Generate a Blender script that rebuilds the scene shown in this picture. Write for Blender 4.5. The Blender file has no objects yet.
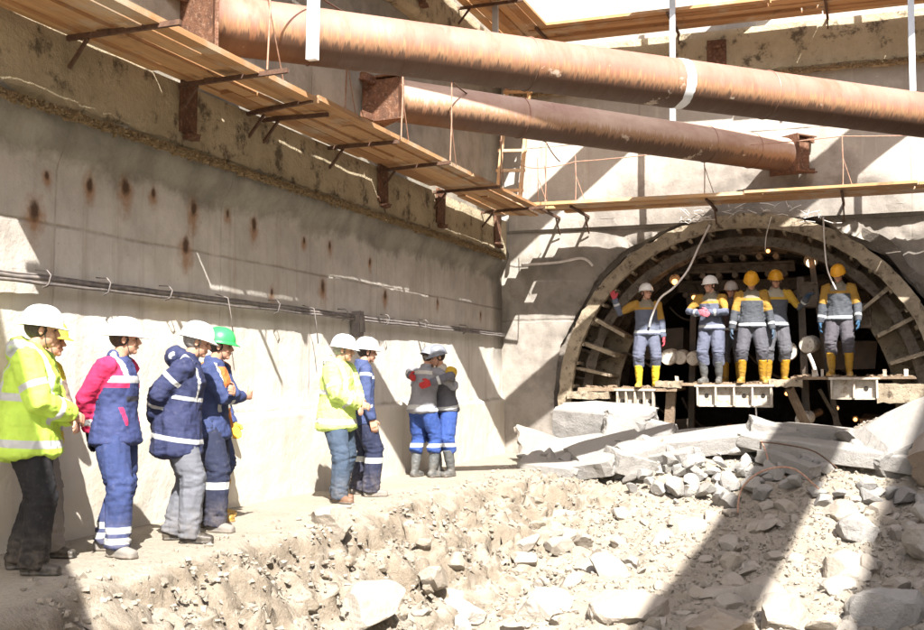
import bpy, bmesh, math, random
import numpy as np
from mathutils import Vector, Matrix, noise as mn
R = math.radians
random.seed(7)
S = bpy.context.scene
COL = S.collection

# ------------------------------------------------------------------ camera, light, exposure
cam = bpy.data.objects.new('camera', bpy.data.cameras.new('camera')); COL.objects.link(cam)
cam.data.sensor_width = 36; cam.data.lens = 36*1113/924.0
cam.location = (0, 0, 1.26)
cam.rotation_euler = (R(90+3.3), 0, R(20.4))
cam.data.clip_start = .1; cam.data.clip_end = 500
S.camera = cam
SUN = Vector((-1, 1.72, -2.07)).normalized()          # direction the light travels
world = bpy.data.worlds.new('World'); S.world = world; world.use_nodes = True
wn = world.node_tree
sky = wn.nodes.new('ShaderNodeTexSky'); sky.sky_type = 'NISHITA'; sky.sun_disc = False
sky.sun_elevation = math.asin(-SUN.z); sky.sun_rotation = math.atan2(-SUN.x, -SUN.y)
sky.dust_density = 2.5; sky.ozone_density = .6
wn.nodes['Background'].inputs['Strength'].default_value = .12
wn.links.new(sky.outputs[0], wn.nodes['Background'].inputs['Color'])
sl = bpy.data.lights.new('sun', 'SUN'); sl.energy = 5.0; sl.angle = R(.5); sl.color = (1, .96, .90)
so = bpy.data.objects.new('sun', sl); COL.objects.link(so)
so.rotation_euler = SUN.to_track_quat('-Z', 'Y').to_euler(); so.location = (10, -10, 30)
S.view_settings.view_transform = 'Standard'; S.view_settings.look = 'None'
S.view_settings.exposure = 1.72; S.view_settings.gamma = 1; S.view_settings.use_curve_mapping = False
S.render.engine = 'CYCLES'
S.cycles.max_bounces = 8; S.cycles.diffuse_bounces = 5

# ------------------------------------------------------------------ node helper
class NT:
    def __init__(s, name, rough=.9, metal=0.0):
        s.m = bpy.data.materials.new(name); s.m.use_nodes = True
        s.t = s.m.node_tree; s.b = s.t.nodes['Principled BSDF']
        s.b.inputs['Roughness'].default_value = rough; s.b.inputs['Metallic'].default_value = metal
        s.b.inputs['Specular IOR Level'].default_value = .3
        s.co = s.t.nodes.new('ShaderNodeTexCoord').outputs['Object']
        s.geo = s.t.nodes.new('ShaderNodeNewGeometry').outputs['Position']
    def L(s, a, b): s.t.links.new(a, b)
    def scaled(s, sc, co=None, off=(0, 0, 0)):
        n = s.t.nodes.new('ShaderNodeMapping'); s.L(co or s.co, n.inputs[0])
        n.inputs['Scale'].default_value = sc if hasattr(sc, '__len__') else (sc,)*3
        n.inputs['Location'].default_value = off
        return n.outputs[0]
    def noise(s, sc=5, det=6, rough=.6, co=None, dist=0, off=(0, 0, 0)):
        n = s.t.nodes.new('ShaderNodeTexNoise'); n.inputs['Scale'].default_value = 1
        n.inputs['Detail'].default_value = det; n.inputs['Roughness'].default_value = rough
        n.inputs['Distortion'].default_value = dist
        s.L(s.scaled(sc, co, off), n.inputs['Vector']); return n.outputs['Fac']
    def voro(s, sc=5, co=None, feat='F1'):
        n = s.t.nodes.new('ShaderNodeTexVoronoi'); n.feature = feat; n.inputs['Scale'].default_value = 1
        s.L(s.scaled(sc, co), n.inputs['Vector']); return n.outputs['Distance']
    def ramp(s, v, a, b, lo=0., hi=1., smooth=False):
        n = s.t.nodes.new('ShaderNodeMapRange'); n.clamp = True
        if smooth: n.interpolation_type = 'SMOOTHSTEP'
        s.L(v, n.inputs[0])
        for i, x in zip((1, 2, 3, 4), (a, b, lo, hi)): n.inputs[i].default_value = x
        return n.outputs[0]
    def math(s, op, a, b=None, c=None):
        n = s.t.nodes.new('ShaderNodeMath'); n.operation = op
        for i, x in enumerate((a, b, c)):
            if x is None: continue
            if isinstance(x, (int, float)): n.inputs[i].default_value = x
            else: s.L(x, n.inputs[i])
        return n.outputs[0]
    def mix(s, f, a, b):
        n = s.t.nodes.new('ShaderNodeMix'); n.data_type = 'RGBA'
        for i, x in ((0, f), (6, a), (7, b)):
            if isinstance(x, (int, float)): n.inputs[i].default_value = x
            elif isinstance(x, tuple): n.inputs[i].default_value = (*x, 1)
            else: s.L(x, n.inputs[i])
        return n.outputs[2]
    def xyz(s, co=None):
        n = s.t.nodes.new('ShaderNodeSeparateXYZ'); s.L(co or s.geo, n.inputs[0]); return n.outputs
    def attr(s, name):
        n = s.t.nodes.new('ShaderNodeAttribute'); n.attribute_name = name; return n.outputs['Fac']
    def vdist(s, p, sc, co=None):
        a = s.t.nodes.new('ShaderNodeVectorMath'); a.operation = 'SUBTRACT'; s.L(co or s.geo, a.inputs[0]); a.inputs[1].default_value = p
        m = s.t.nodes.new('ShaderNodeVectorMath'); m.operation = 'MULTIPLY'; s.L(a.outputs[0], m.inputs[0]); m.inputs[1].default_value = sc
        l = s.t.nodes.new('ShaderNodeVectorMath'); l.operation = 'LENGTH'; s.L(m.outputs[0], l.inputs[0])
        return l.outputs['Value']
    def bump(s, h, dist=.02, strength=1.):
        n = s.t.nodes.new('ShaderNodeBump'); n.inputs['Distance'].default_value = dist; n.inputs['Strength'].default_value = strength
        s.L(h, n.inputs['Height']); s.L(n.outputs[0], s.b.inputs['Normal'])
    def col(s, c):
        if isinstance(c, tuple): s.b.inputs['Base Color'].default_value = (*c, 1)
        else: s.L(c, s.b.inputs['Base Color'])
        return s.m
    def rough(s, v): s.L(v, s.b.inputs['Roughness'])

MATS = {}
def simple(name, c1, c2=None, sc=6, rough=.8, metal=0., bump=0., c3=None, bsc=None, det=6, stretch=(1, 1, 1)):
    if name in MATS: return MATS[name]
    n = NT(name, rough, metal)
    c2 = c2 or tuple(x*.75 for x in c1)
    v = n.noise(tuple(sc*k for k in stretch), det, .65)
    c = n.mix(n.ramp(v, .35, .65), c1, c2)
    if c3:
        w = n.noise(tuple(sc*2.7*k for k in stretch), det, .7, off=(3, 8, 1))
        c = n.mix(n.ramp(w, .52, .66), c, c3)
    if bump: n.bump(n.noise(bsc or sc*4, 5, .7), bump)
    MATS[name] = n.col(c); return MATS[name]

# ------------------------------------------------------------------ object helpers
def obj(name, verts, faces, mat, parent=None, smooth=False, slots=None, fm=None):
    me = bpy.data.meshes.new(name); me.from_pydata([tuple(v) for v in verts], [], faces)
    return link(name, me, mat, parent, smooth, fm)
def link(name, me, mat, parent=None, smooth=False, fm=None):
    me.validate()
    for m in (mat if isinstance(mat, (list, tuple)) else [mat]): me.materials.append(m)
    if fm is not None: me.polygons.foreach_set('material_index', fm)
    if smooth: me.polygons.foreach_set('use_smooth', [True]*len(me.polygons))
    o = bpy.data.objects.new(name, me); COL.objects.link(o)
    if parent: o.parent = parent
    return o
def tag(o, label, cat, group=None, kind=None):
    o['label'] = label; o['category'] = cat
    if group: o['group'] = group
    if kind: o['kind'] = kind
    return o
def thing(name, label, cat, loc=(0, 0, 0), rz=0., group=None):
    o = bpy.data.objects.new(name, None); COL.objects.link(o); o.location = loc; o.rotation_euler = (0, 0, rz)
    o.empty_display_size = .2
    return tag(o, label, cat, group)
def struct(o): o['kind'] = 'structure'; return o
def part(o, root):
    """parent a mesh made in world coordinates under a root that only has a location/rotation"""
    o.parent = root
    o.matrix_parent_inverse = (Matrix.Translation(root.location) @ root.rotation_euler.to_matrix().to_4x4()).inverted()
    return o
class MB:
    def __init__(s): s.v = []; s.f = []; s.m = []; s.mi = 0
    def add(s, v, f):
        k = len(s.v); s.v += [tuple(x) for x in v]; s.f += [tuple(i+k for i in q) for q in f]; s.m += [s.mi]*len(f); return s
    def box(s, c, d, rot=None, jit=0.):
        v = [Vector(((i & 1)-.5, ((i >> 1) & 1)-.5, ((i >> 2) & 1)-.5)) for i in range(8)]
        v = [Vector((p.x*d[0], p.y*d[1], p.z*d[2])) for p in v]
        if jit: v = [p+Vector([random.uniform(-jit, jit) for _ in range(3)]) for p in v]
        if rot is not None: v = [rot @ p for p in v]
        v = [p+Vector(c) for p in v]
        return s.add(v, [(0, 2, 3, 1), (4, 5, 7, 6), (0, 1, 5, 4), (2, 6, 7, 3), (0, 4, 6, 2), (1, 3, 7, 5)])
    def bar(s, a, b, w, h=None, up=(0, 0, 1)):
        a, b = Vector(a), Vector(b); d = b-a; L = d.length; d.normalize()
        u = Vector(up)
        if abs(d.dot(u)) > .98: u = Vector((0, 1, 0))
        x = d.cross(u).normalized(); z = x.cross(d)
        M = Matrix((x, d, z)).transposed()
        return s.box((a+b)/2, (w, L, h or w), M)
    def tube(s, pts, r, n=8, cap=True):
        v, f = tube_vf(pts, r, n, cap); return s.add(v, f)
    def build(s, name, mat, parent=None, smooth=False):
        return obj(name, s.v, s.f, mat, parent, smooth, fm=s.m if isinstance(mat, (list, tuple)) else None)
def tube_vf(pts, r, n=8, cap=True):
    pts = [Vector(p) for p in pts]; v = []; f = []
    rs = r if hasattr(r, '__len__') else [r]*len(pts)
    t0 = (pts[1]-pts[0]).normalized(); ref = Vector((0, 0, 1)) if abs(t0.z) < .9 else Vector((1, 0, 0))
    x = t0.cross(ref).normalized()
    for i, p in enumerate(pts):
        t = (pts[min(i+1, len(pts)-1)]-pts[max(i-1, 0)]).normalized()
        x = (x-t*x.dot(t)).normalized(); y = t.cross(x)
        for k in range(n):
            a = 2*math.pi*k/n; v.append(p+(x*math.cos(a)+y*math.sin(a))*rs[i])
    for i in range(len(pts)-1):
        for k in range(n):
            k2 = (k+1) % n; f.append((i*n+k, i*n+k2, (i+1)*n+k2, (i+1)*n+k))
    if cap: f.append(tuple(range(n))[::-1]); f.append(tuple(range((len(pts)-1)*n, len(pts)*n)))
    return v, f
def fb(x, y, z=0., o=4): return mn.fractal(Vector((x, y, z)), 1.0, 2.0, o)   # about -1..1
def sag(a, b, d, n=10):
    a, b = Vector(a), Vector(b)
    return [a.lerp(b, i/n)-Vector((0, 0, d*4*(i/n)*(1-i/n))) for i in range(n+1)]
def wave(pts, amp=.01, f=3.):
    return [Vector(p)+Vector((fb(i*f, 1), fb(i*f, 9), fb(i*f, 17)))*amp for i, p in enumerate(pts)]
def sstep(a, b, x):
    t = min(1, max(0, (x-a)/(b-a))); return t*t*(3-2*t)

# ------------------------------------------------------------------ materials
WX, WY = -6.0, 18.1      # left wall plane, end wall plane
RUST = [(7.4, 2.85, 1.), (7.87, 2.9, 1.2), (8.25, 2.92, .8), (8.87, 2.86, 1.2), (8.76, 2.50, 1.3), (6.76, 2.55, 1.3), (9.47, 2.9, .8), (9.97, 2.85, 1.1),
        (11.04, 2.82, .7), (11.51, 2.34, 1.2), (11.68, 2.83, .8), (10.34, 2.18, .7), (12.78, 2.75, .7), (13.25, 2.36, 1.), (15.12, 2.39, .8), (16.97, 2.3, .7), (6.89, 2.84, .6)]
def wall_material(left):
    n = NT('retaining_wall_concrete' if left else 'end_wall_concrete', .92)
    X, Y, Z = n.xyz()
    U = Y if left else X
    big = n.noise(.45, 5, .6, n.geo); mid = n.noise((2.2,)*3, 8, .68, n.geo); fine = n.noise((18,)*3, 6, .7, n.geo)
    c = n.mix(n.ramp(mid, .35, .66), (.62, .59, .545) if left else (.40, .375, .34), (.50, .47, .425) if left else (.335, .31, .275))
    if left: c = n.mix(n.ramp(n.math('MULTIPLY_ADD', big, .6, Z), 2.2, 2.6, 0, .55), c, n.mix(n.ramp(mid, .38, .62), (.44, .39, .345), (.31, .275, .24)))  # dirtier upper wall, with the sunlit paleness of the lower part painted in
    c = n.mix(n.ramp(big, .45, .68, 0, .35 if left else .6), c, (.30, .262, .22))
    c = n.mix(n.ramp(n.noise((1.6,)*3, 7, .7, n.geo, off=(4, 2, 7)), .55, .68, 0, .55), c, (.50, .46, .40))
    # vertical run-off streaks
    st = n.noise((5.5, 5.5, .35), 6, .7, n.geo, off=(1, 5, 2))
    c = n.mix(n.ramp(st, .52, .72, 0, .5), c, (.25, .19, .13))
    st2 = n.noise((9, 9, .5), 5, .7, n.geo, off=(8, 1, 2))
    c = n.mix(n.ramp(st2, .56, .72, 0, .35), c, (.55, .51, .45))
    # dark pits
    c = n.mix(n.ramp(n.voro((7,)*3, n.geo), .10, .03, 0, .35), c, (.18, .15, .12))
    warp = n.math('MULTIPLY_ADD', n.noise((1.1,)*3, 6, .7, n.geo, off=(3, 3, 3)), .12, -.06)
    warp2 = n.math('MULTIPLY_ADD', n.noise((.8,)*3, 5, .7, n.geo, off=(9, 3, 3)), .05, -.025)
    lines = []
    def hline(z, w, wp=warp):
        d = n.math('ABSOLUTE', n.math('ADD', n.math('SUBTRACT', Z, z), wp)); lines.append(n.ramp(d, 0, w, 1, 0)); return lines[-1]
    def vline(u, w):
        d = n.math('ABSOLUTE', n.math('ADD', n.math('SUBTRACT', U, u), warp2)); return n.math('MULTIPLY', n.ramp(d, 0, w, 1, 0), .45)
    if left:
        hline(.93, .035); hline(2.46, .02, warp2)
        vs = [vline(u, .018) for u in (7.0, 9.35, 11.2, 13.0, 15.0)]
        up = n.ramp(Z, 1.0, 1.1)
        for v in vs: lines.append(n.math('MULTIPLY', v, up))
    else:
        hline(2.25, .03); hline(5.2, .02, warp2); hline(3.75, .015)
        for u in (-3.6, -1.0, .55, 2.2): lines.append(vline(u, .022))
    tot = lines[0]
    for l in lines[1:]: tot = n.math('MAXIMUM', tot, l)
    tot = n.math('MULTIPLY', tot, n.ramp(n.noise((3,)*3, 5, .7, n.geo, off=(2, 2, 2)), .35, .55, .25, 1))
    c = n.mix(n.math('MULTIPLY', tot, .55), c, (.15, .115, .08))
    if left:
        # smeared darker grout under the capping beam, and a rougher foot
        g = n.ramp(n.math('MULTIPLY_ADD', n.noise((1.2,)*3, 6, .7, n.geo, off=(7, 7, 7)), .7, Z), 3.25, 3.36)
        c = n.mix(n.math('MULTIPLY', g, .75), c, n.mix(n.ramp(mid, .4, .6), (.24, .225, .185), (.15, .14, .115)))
        ft = n.ramp(n.math('MULTIPLY_ADD', n.noise((.9,)*3, 5, .7, n.geo, off=(5, 7, 7)), .5, Z), 1.2, 1.1)
        c = n.mix(n.math('MULTIPLY', ft, n.ramp(mid, .4, .6, .2, .6)), c, (.56, .50, .40))
        # darker band next to the corner
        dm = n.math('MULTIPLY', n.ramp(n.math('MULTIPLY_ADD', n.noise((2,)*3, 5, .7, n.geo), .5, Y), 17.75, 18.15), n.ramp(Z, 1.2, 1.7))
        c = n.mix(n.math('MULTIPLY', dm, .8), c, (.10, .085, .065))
        halo = None
        wob = n.noise((7,)*3, 5, .7, n.geo)
        for (y, z, k) in RUST:
            d1 = n.vdist((WX, y, z-.05*k), (0, 1/(.13*k), 1/(.20*k)))
            d1 = n.math('ADD', d1, n.math('MULTIPLY_ADD', wob, 1.5, -.75))
            h = n.ramp(d1, 1.0, .1, 0, .75, True)
            d2 = n.math('ADD', n.vdist((WX, y, z), (0, 1/.05/k, 1/.08/k)), n.math('MULTIPLY_ADD', wob, 1.2, -.6))
            c = n.mix(h, c, (.27, .125, .045)); c = n.mix(n.ramp(d2, 1., .4, 0, .9), c, (.055, .03, .018))
    else:
        # damp dark smears on the left part of the end wall, rough sprayed concrete round the tunnel mouth
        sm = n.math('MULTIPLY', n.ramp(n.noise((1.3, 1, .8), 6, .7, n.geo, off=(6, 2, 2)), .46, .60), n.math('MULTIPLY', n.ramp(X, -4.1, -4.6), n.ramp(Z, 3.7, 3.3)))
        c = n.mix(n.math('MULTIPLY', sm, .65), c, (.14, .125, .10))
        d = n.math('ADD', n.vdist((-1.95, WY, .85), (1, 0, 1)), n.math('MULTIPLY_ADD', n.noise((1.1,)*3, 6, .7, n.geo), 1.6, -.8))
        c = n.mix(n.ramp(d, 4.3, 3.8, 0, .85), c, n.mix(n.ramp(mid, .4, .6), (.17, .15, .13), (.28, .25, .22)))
    h = n.math('ADD', n.math('MULTIPLY', fine, .5), mid); h = n.math('SUBTRACT', h, n.math('MULTIPLY', tot, .8))
    n.bump(h, .014)
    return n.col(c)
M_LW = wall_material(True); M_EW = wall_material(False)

def beam_material():
    n = NT('capping_beam_concrete', .92)
    a = n.noise((1.4,)*3, 7, .7, n.geo); b = n.noise((6, 6, 1.0), 6, .7, n.geo, off=(4, 4, 4)); d = n.noise((3.4,)*3, 8, .75, n.geo, off=(9, 1, 4))
    c = n.mix(n.ramp(a, .35, .65), (.47, .39, .265), (.34, .28, .185))
    c = n.mix(n.ramp(b, .5, .7, 0, .7), c, (.46, .39, .27))
    c = n.mix(n.ramp(d, .53, .62, 0, .85), c, (.075, .058, .04))
    n.bump(n.math('ADD', a, n.noise((12,)*3, 6, .7, n.geo)), .03)
    return n.col(c)
M_BEAM = beam_material()
def rust_pipe_material(pale=0.):
    n = NT('sunlit_strut_steel' if pale else 'rusty_strut_steel', .55)
    n.b.inputs['Specular IOR Level'].default_value = .45
    a = n.noise((1.1, .9, .9), 7, .65); b = n.noise((4, 1.2, 1.2), 8, .72, off=(3, 1, 2)); s = n.noise((34, 2.2, 2.2), 5, .7, off=(7, 1, 2))
    c = n.mix(n.ramp(a, .35, .62), (.25, .11, .078), (.31, .165, .125))
    c = n.mix(n.ramp(b, .50, .68, 0, .8), c, (.21, .08, .042))
    c = n.mix(n.ramp(b, .42, .30, 0, .6), c, (.37, .24, .185))
    if pale: c = n.mix(n.ramp(n.noise((.8, 1.5, 1.5), 6, .7, off=(4, 4, 9)), .3, .55, .25, .85), c, (.50, .37, .29))  # sunlit paleness of the short strut painted into its colour
    X, Y, Z = n.xyz(n.co)
    # dried mud and orange run-off that has crept down and hangs as whiskers on the lower flank
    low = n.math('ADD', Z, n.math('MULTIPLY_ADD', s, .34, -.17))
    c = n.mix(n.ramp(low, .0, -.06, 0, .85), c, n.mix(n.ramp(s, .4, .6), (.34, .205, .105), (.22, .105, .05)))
    c = n.mix(n.ramp(low, -.10, -.15, 0, .9), c, (.075, .04, .027))  # shade of the pipe's underside painted into the steel colour
    w = n.noise((2.6,)*3, 6, .7, off=(11, 3, 3))
    c = n.mix(n.ramp(w, .64, .69, 0, .7), c, (.60, .50, .40))
    n.bump(n.math('ADD', n.math('MULTIPLY', s, .4), b), .006)
    n.rough(n.ramp(b, .3, .7, .45, .8))
    return n.col(c)
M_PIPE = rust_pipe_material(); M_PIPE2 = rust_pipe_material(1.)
M_RUST = simple('rusted_plate', (.085, .045, .03), (.17, .08, .045), 9, .8, .1, .01, (.25, .15, .10))
M_REBAR = simple('rusted_rod', (.075, .042, .03), (.14, .08, .052), 20, .8, .1)
M_REBARL = simple('dusty_rod', (.42, .27, .2), (.28, .15, .1), 20, .8)
M_GALV = simple('galvanised_tube', (.55, .57, .60), (.42, .44, .47), 5, .45, .3)
M_WHITE = simple('white_painted_tube', (.78, .79, .80), (.62, .63, .64), 4, .5)
M_CABLE = simple('grey_cable_sheath', (.12, .11, .11), (.22, .19, .17), 12, .7)
M_HOSE = simple('pale_plastic_hose', (.72, .68, .66), (.55, .50, .46), 9, .5)
def wood_material():
    n = NT('pine_board', .75)
    i = n.t.nodes.new('ShaderNodeAttribute'); i.attribute_name = 'tone'
    X, Y, Z = n.xyz(n.co)
    g = n.noise((3, 3, 3), 2, .5); gr = n.noise((1.2, 60, 60), 6, .65, dist=.4); gr2 = n.noise((60, 1.2, 60), 6, .65, dist=.4)
    at = n.attr('along'); grain = n.mix(at, gr, gr2)
    c = n.mix(i.outputs['Fac'], (.56, .335, .165), (.30, .145, .06))
    c = n.mix(n.ramp(grain, .45, .68, 0, .6), c, (.25, .125, .05))
    c = n.mix(n.ramp(n.noise((1.3,)*3, 6, .7), .50, .62, 0, .7), c, (.44, .37, .28))
    c = n.mix(n.ramp(n.noise((2.1,)*3, 7, .75, off=(5, 5, 1)), .58, .70, 0, .7), c, (.12, .075, .045))
    n.bump(grain, .003)
    return n.col(c)
M_WOOD = wood_material()
def rock_mat(name, a, b, c3, sc=2.2, dark=(.16, .12, .085), dust=(.33, .295, .25), ground=False):
    n = NT(name, .95)
    oi = n.t.nodes.new('ShaderNodeObjectInfo')
    v = n.noise(sc, 8, .68, n.geo); w = n.noise(sc*5, 7, .75, n.geo, off=(3, 3, 3))
    c = n.mix(n.ramp(v, .36, .64), a, b)
    c = n.mix(n.ramp(oi.outputs['Random'], 0, 1, 0, .6), c, c3)
    c = n.mix(n.ramp(w, .56, .70, 0, .45), c, dark)
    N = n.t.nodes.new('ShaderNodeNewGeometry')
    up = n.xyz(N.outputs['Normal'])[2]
    c = n.mix(n.math('MULTIPLY', n.ramp(up, .5, .95), n.ramp(v, .3, .6, .25, .8)), c, dust)     # settled dust
    if ground:
        f1 = n.noise(22, 6, .75, n.geo, off=(1, 7, 3)); f2 = n.noise(70, 4, .7, n.geo, off=(2, 7, 3)); f3 = n.noise(7, 6, .7, n.geo, off=(5, 7, 3))
        c = n.mix(n.math('MULTIPLY', n.ramp(up, .93, .70), n.ramp(f3, .35, .55, .15, .7)), c, (.20, .16, .115))      # browner earth tone on steeper faces
        c = n.mix(n.ramp(f1, .54, .64, 0, .5), c, (.13, .10, .075)); c = n.mix(n.ramp(f2, .55, .66, 0, .35), c, (.42, .38, .32))
        n.bump(n.math('ADD', n.math('ADD', f3, n.math('MULTIPLY', f1, .6)), n.math('MULTIPLY', f2, .25)), .035)
        return n.col(c)
    n.bump(n.math('ADD', v, n.math('MULTIPLY', n.math('ADD', w, n.noise(sc*18, 5, .7, n.geo)), .4)), .03)
    return n.col(c)
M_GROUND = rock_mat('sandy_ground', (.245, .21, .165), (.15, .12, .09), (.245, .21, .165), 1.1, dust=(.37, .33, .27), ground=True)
M_ROCK = rock_mat('pale_limestone', (.36, .335, .30), (.25, .225, .195), (.27, .22, .165))
M_CHUNK = rock_mat('broken_concrete', (.27, .26, .25), (.19, .18, .17), (.31, .295, .27), 2.2, (.12, .105, .09), (.30, .28, .25))
M_BROWN = rock_mat('brown_boulder', (.25, .195, .145), (.17, .13, .095), (.29, .235, .18))
M_DARKROCK = rock_mat('shot_rock_face', (.20, .175, .15), (.13, .11, .09), (.25, .22, .19), 2.5, (.05, .042, .035))
M_STRAW = simple('crumbled_foam', (.30, .215, .12), (.19, .13, .07), 12, .95, 0, .02, (.40, .30, .18))
M_RING = simple('dusty_cast_ring', (.36, .30, .22), (.21, .17, .12), 3.0, .9, 0, .02, (.07, .05, .035), 14)
M_RIB = simple('dusty_rib', (.17, .14, .11), (.09, .07, .053), 5, .9, 0, .015, (.045, .032, .023), 16)
M_DECKP = simple('worn_grey_plate', (.50, .46, .40), (.36, .31, .25), 5, .75, 0, .006, (.24, .17, .11))
M_DARKST = simple('oily_steel', (.055, .045, .038), (.10, .075, .055), 6, .6, .3, .005)
M_MUD = simple('mud_crust', (.27, .20, .14), (.18, .13, .09), 7, .95, 0, .02)
M_RAM = simple('ram_cap', (.62, .58, .52), (.45, .40, .33), 8, .7, 0, .004, (.25, .2, .16))
M_BLACK = simple('tunnel_dark', (.02, .017, .015), (.035, .028, .022), 3, .9)

# ------------------------------------------------------------------ terrain
def floor_f(y): return float(np.interp(y, [9.8, 12.5, 15, 16.4, 17.2, 18.3, 19], [-1.0, -.72, -.30, .10, .22, .18, -.2]))
def height(x, y):
    lip = float(np.interp(y, [5, 6.3, 8, 10, 12, 14.5, 17.5], [-4.6, -4.6, -4.6, -4.68, -4.6, -4.5, -4.8]))+.20*fb(y*.9, 3.1)+.03*fb(y*2.6, 7)
    w = sstep(0, 1, (x-lip)/1.3)
    w = .82*w+.18*sstep(0, .34, x-lip)
    w = min(1, w) if x > lip else 0
    fl = floor_f(y)+.10*fb(x*.9, y*.9, 5)
    e = sstep(.1, 1.1, x)                                 # earth heap along the right side
    fl += e*(.35+.25*fb(x*1.1, y*1.1, 2))*sstep(16.5, 14.5, y)
    hp = math.exp(-(((x+2.3)/1.3)**2+((y-15.9)/.8)**2)); fl += .18*hp
    hp = math.exp(-(((x-.9)/1.3)**2+((y-16.9)/.9)**2)); fl += .75*hp
    z = fl*w
    b = math.exp(-((w-.5)/.33)**2)*(1 if x > lip else 0)
    z += b*(.15*fb(x*1.6, y*1.6, 1)+.16*(.28-abs(fb(x*2.3, y*2.3, 4)))+.07*fb(x*6, y*6, 12)-.20*sstep(.18, .32, fb(x*2.1, y*1.5, 33))+.05*fb(x*14, y*14, 2, 3))
    z += .045*fb(x*4, y*4, 8)*(.12+.88*w)+.03*fb(x*12, y*12, 3, 3)*(.08+.92*w)
    return z
def build_ground():
    xs = np.concatenate([np.arange(-6.3, -3.0, .035), np.arange(-3.0, 1.6, .05), np.arange(1.6, 7.4, .25)])
    ys = np.concatenate([np.arange(-8, 5, .4), np.arange(5, 12, .04), np.arange(12, 19.0, .05), np.arange(19, 30, .6)])
    V = []
    for y in ys:
        for x in xs:
            z = height(x, y); b = sstep(-.02, -.12, z)*sstep(-2.9, -3.4, x) if 4.5 < y < 17.5 else 0
            if b > 0:       # overhangs and knobs on the face of the bank
                q = Vector((x*2.6, y*2.2, z*5)); r = Vector((x*7, y*7, z*11))
                V.append((x+b*(0.085*mn.fractal(q, 1, 2, 3)+.035*mn.fractal(r, 1, 2, 3)), y+b*(.10*mn.fractal(q+Vector((9, 9, 9)), 1, 2, 3)+.04*mn.fractal(r+Vector((5, 5, 5)), 1, 2, 3)), z+b*(.07*mn.fractal(q+Vector((4, 1, 7)), 1, 2, 3)+.025*mn.fractal(r+Vector((1, 5, 2)), 1, 2, 3))))
            else: V.append((x, y, z))
    w = len(xs); F = [(j*w+i, j*w+i+1, (j+1)*w+i+1, (j+1)*w+i) for j in range(len(ys)-1) for i in range(w-1)]
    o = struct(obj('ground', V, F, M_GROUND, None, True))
    tag(o, 'pale sandy bench along the wall breaking down into the rubble floor of the pit', 'ground')
    # the same ground carried on beyond the pit as one wide sheet
    mb = MB()
    q = [(-150, -150), (150, -150), (150, -8), (-150, -8)]
    for (x0, y0, x1, y1) in ((-150, -150, 150, -8), (7.3, -8, 150, 150), (-150, -8, -6.3, 150), (-6.3, 29.4, 7.3, 150)):
        mb.add([(x0, y0, -1.02), (x1, y0, -1.02), (x1, y1, -1.02), (x0, y1, -1.02)], [(0, 1, 2, 3)])
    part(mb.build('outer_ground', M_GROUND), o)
build_ground()

# ------------------------------------------------------------------ walls
def build_left_wall():
    ys = np.concatenate([np.arange(-6, 5.6, .4), np.arange(5.6, 18.2, .06), [18.3]])
    zs = np.concatenate([np.arange(-.6, 3.4, .05), np.arange(3.4, 12.6, .3)])
    V = []
    for z in zs:
        for y in ys:
            d = .012*fb(y*1.1, z*1.1, 3)+.006*fb(y*6, z*6, 1)
            st = .93+.05*fb(y*1.3, 5)
            d += .045*sstep(st+.03, st-.03, z)                      # the foot stands proud with a ragged lip
            d += .03*sstep(.06, -.03, abs(z-st+.02))*(.4+fb(y*5, 3))
            lb = 2.98+.16*fb(y*.9, 11)
            d += sstep(lb-.02, lb+.30, z)*(.13+.05*fb(y*2, z*2, 6))*(1 if z < 3.6 else 0)   # bulging grout below the beam
            V.append((WX+d, y, z))
    w = len(ys); F = [(j*w+i, j*w+i+1, (j+1)*w+i+1, (j+1)*w+i) for j in range(len(zs)-1) for i in range(w-1)]
    n0 = len(V)
    V += [(WX-.8, -6, -.6), (WX-.8, 18.3, -.6), (WX-.8, 18.3, 12.4), (WX-.8, -6, 12.4)]
    t = (len(zs)-1)*w
    F += [(n0, n0+1, n0+2, n0+3), (n0+3, n0+2, t+w-1, t), (n0, t, t-w, n0)]
    F[-1] = (n0, n0+3, t, 0)
    r = thing('retaining_wall', 'long stained concrete retaining wall on the left with rust spots and a ragged joint', 'wall', (WX, 6, 0))
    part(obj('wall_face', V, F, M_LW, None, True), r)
    return r
LW = build_left_wall()
TC = (-1.95, .85)       # tunnel axis (x, z)
def hole_r(a): return 3.13+.10*fb(math.cos(a)*2, math.sin(a)*2, 2)+.06*fb(math.cos(a)*7, math.sin(a)*7, 5)
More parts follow.
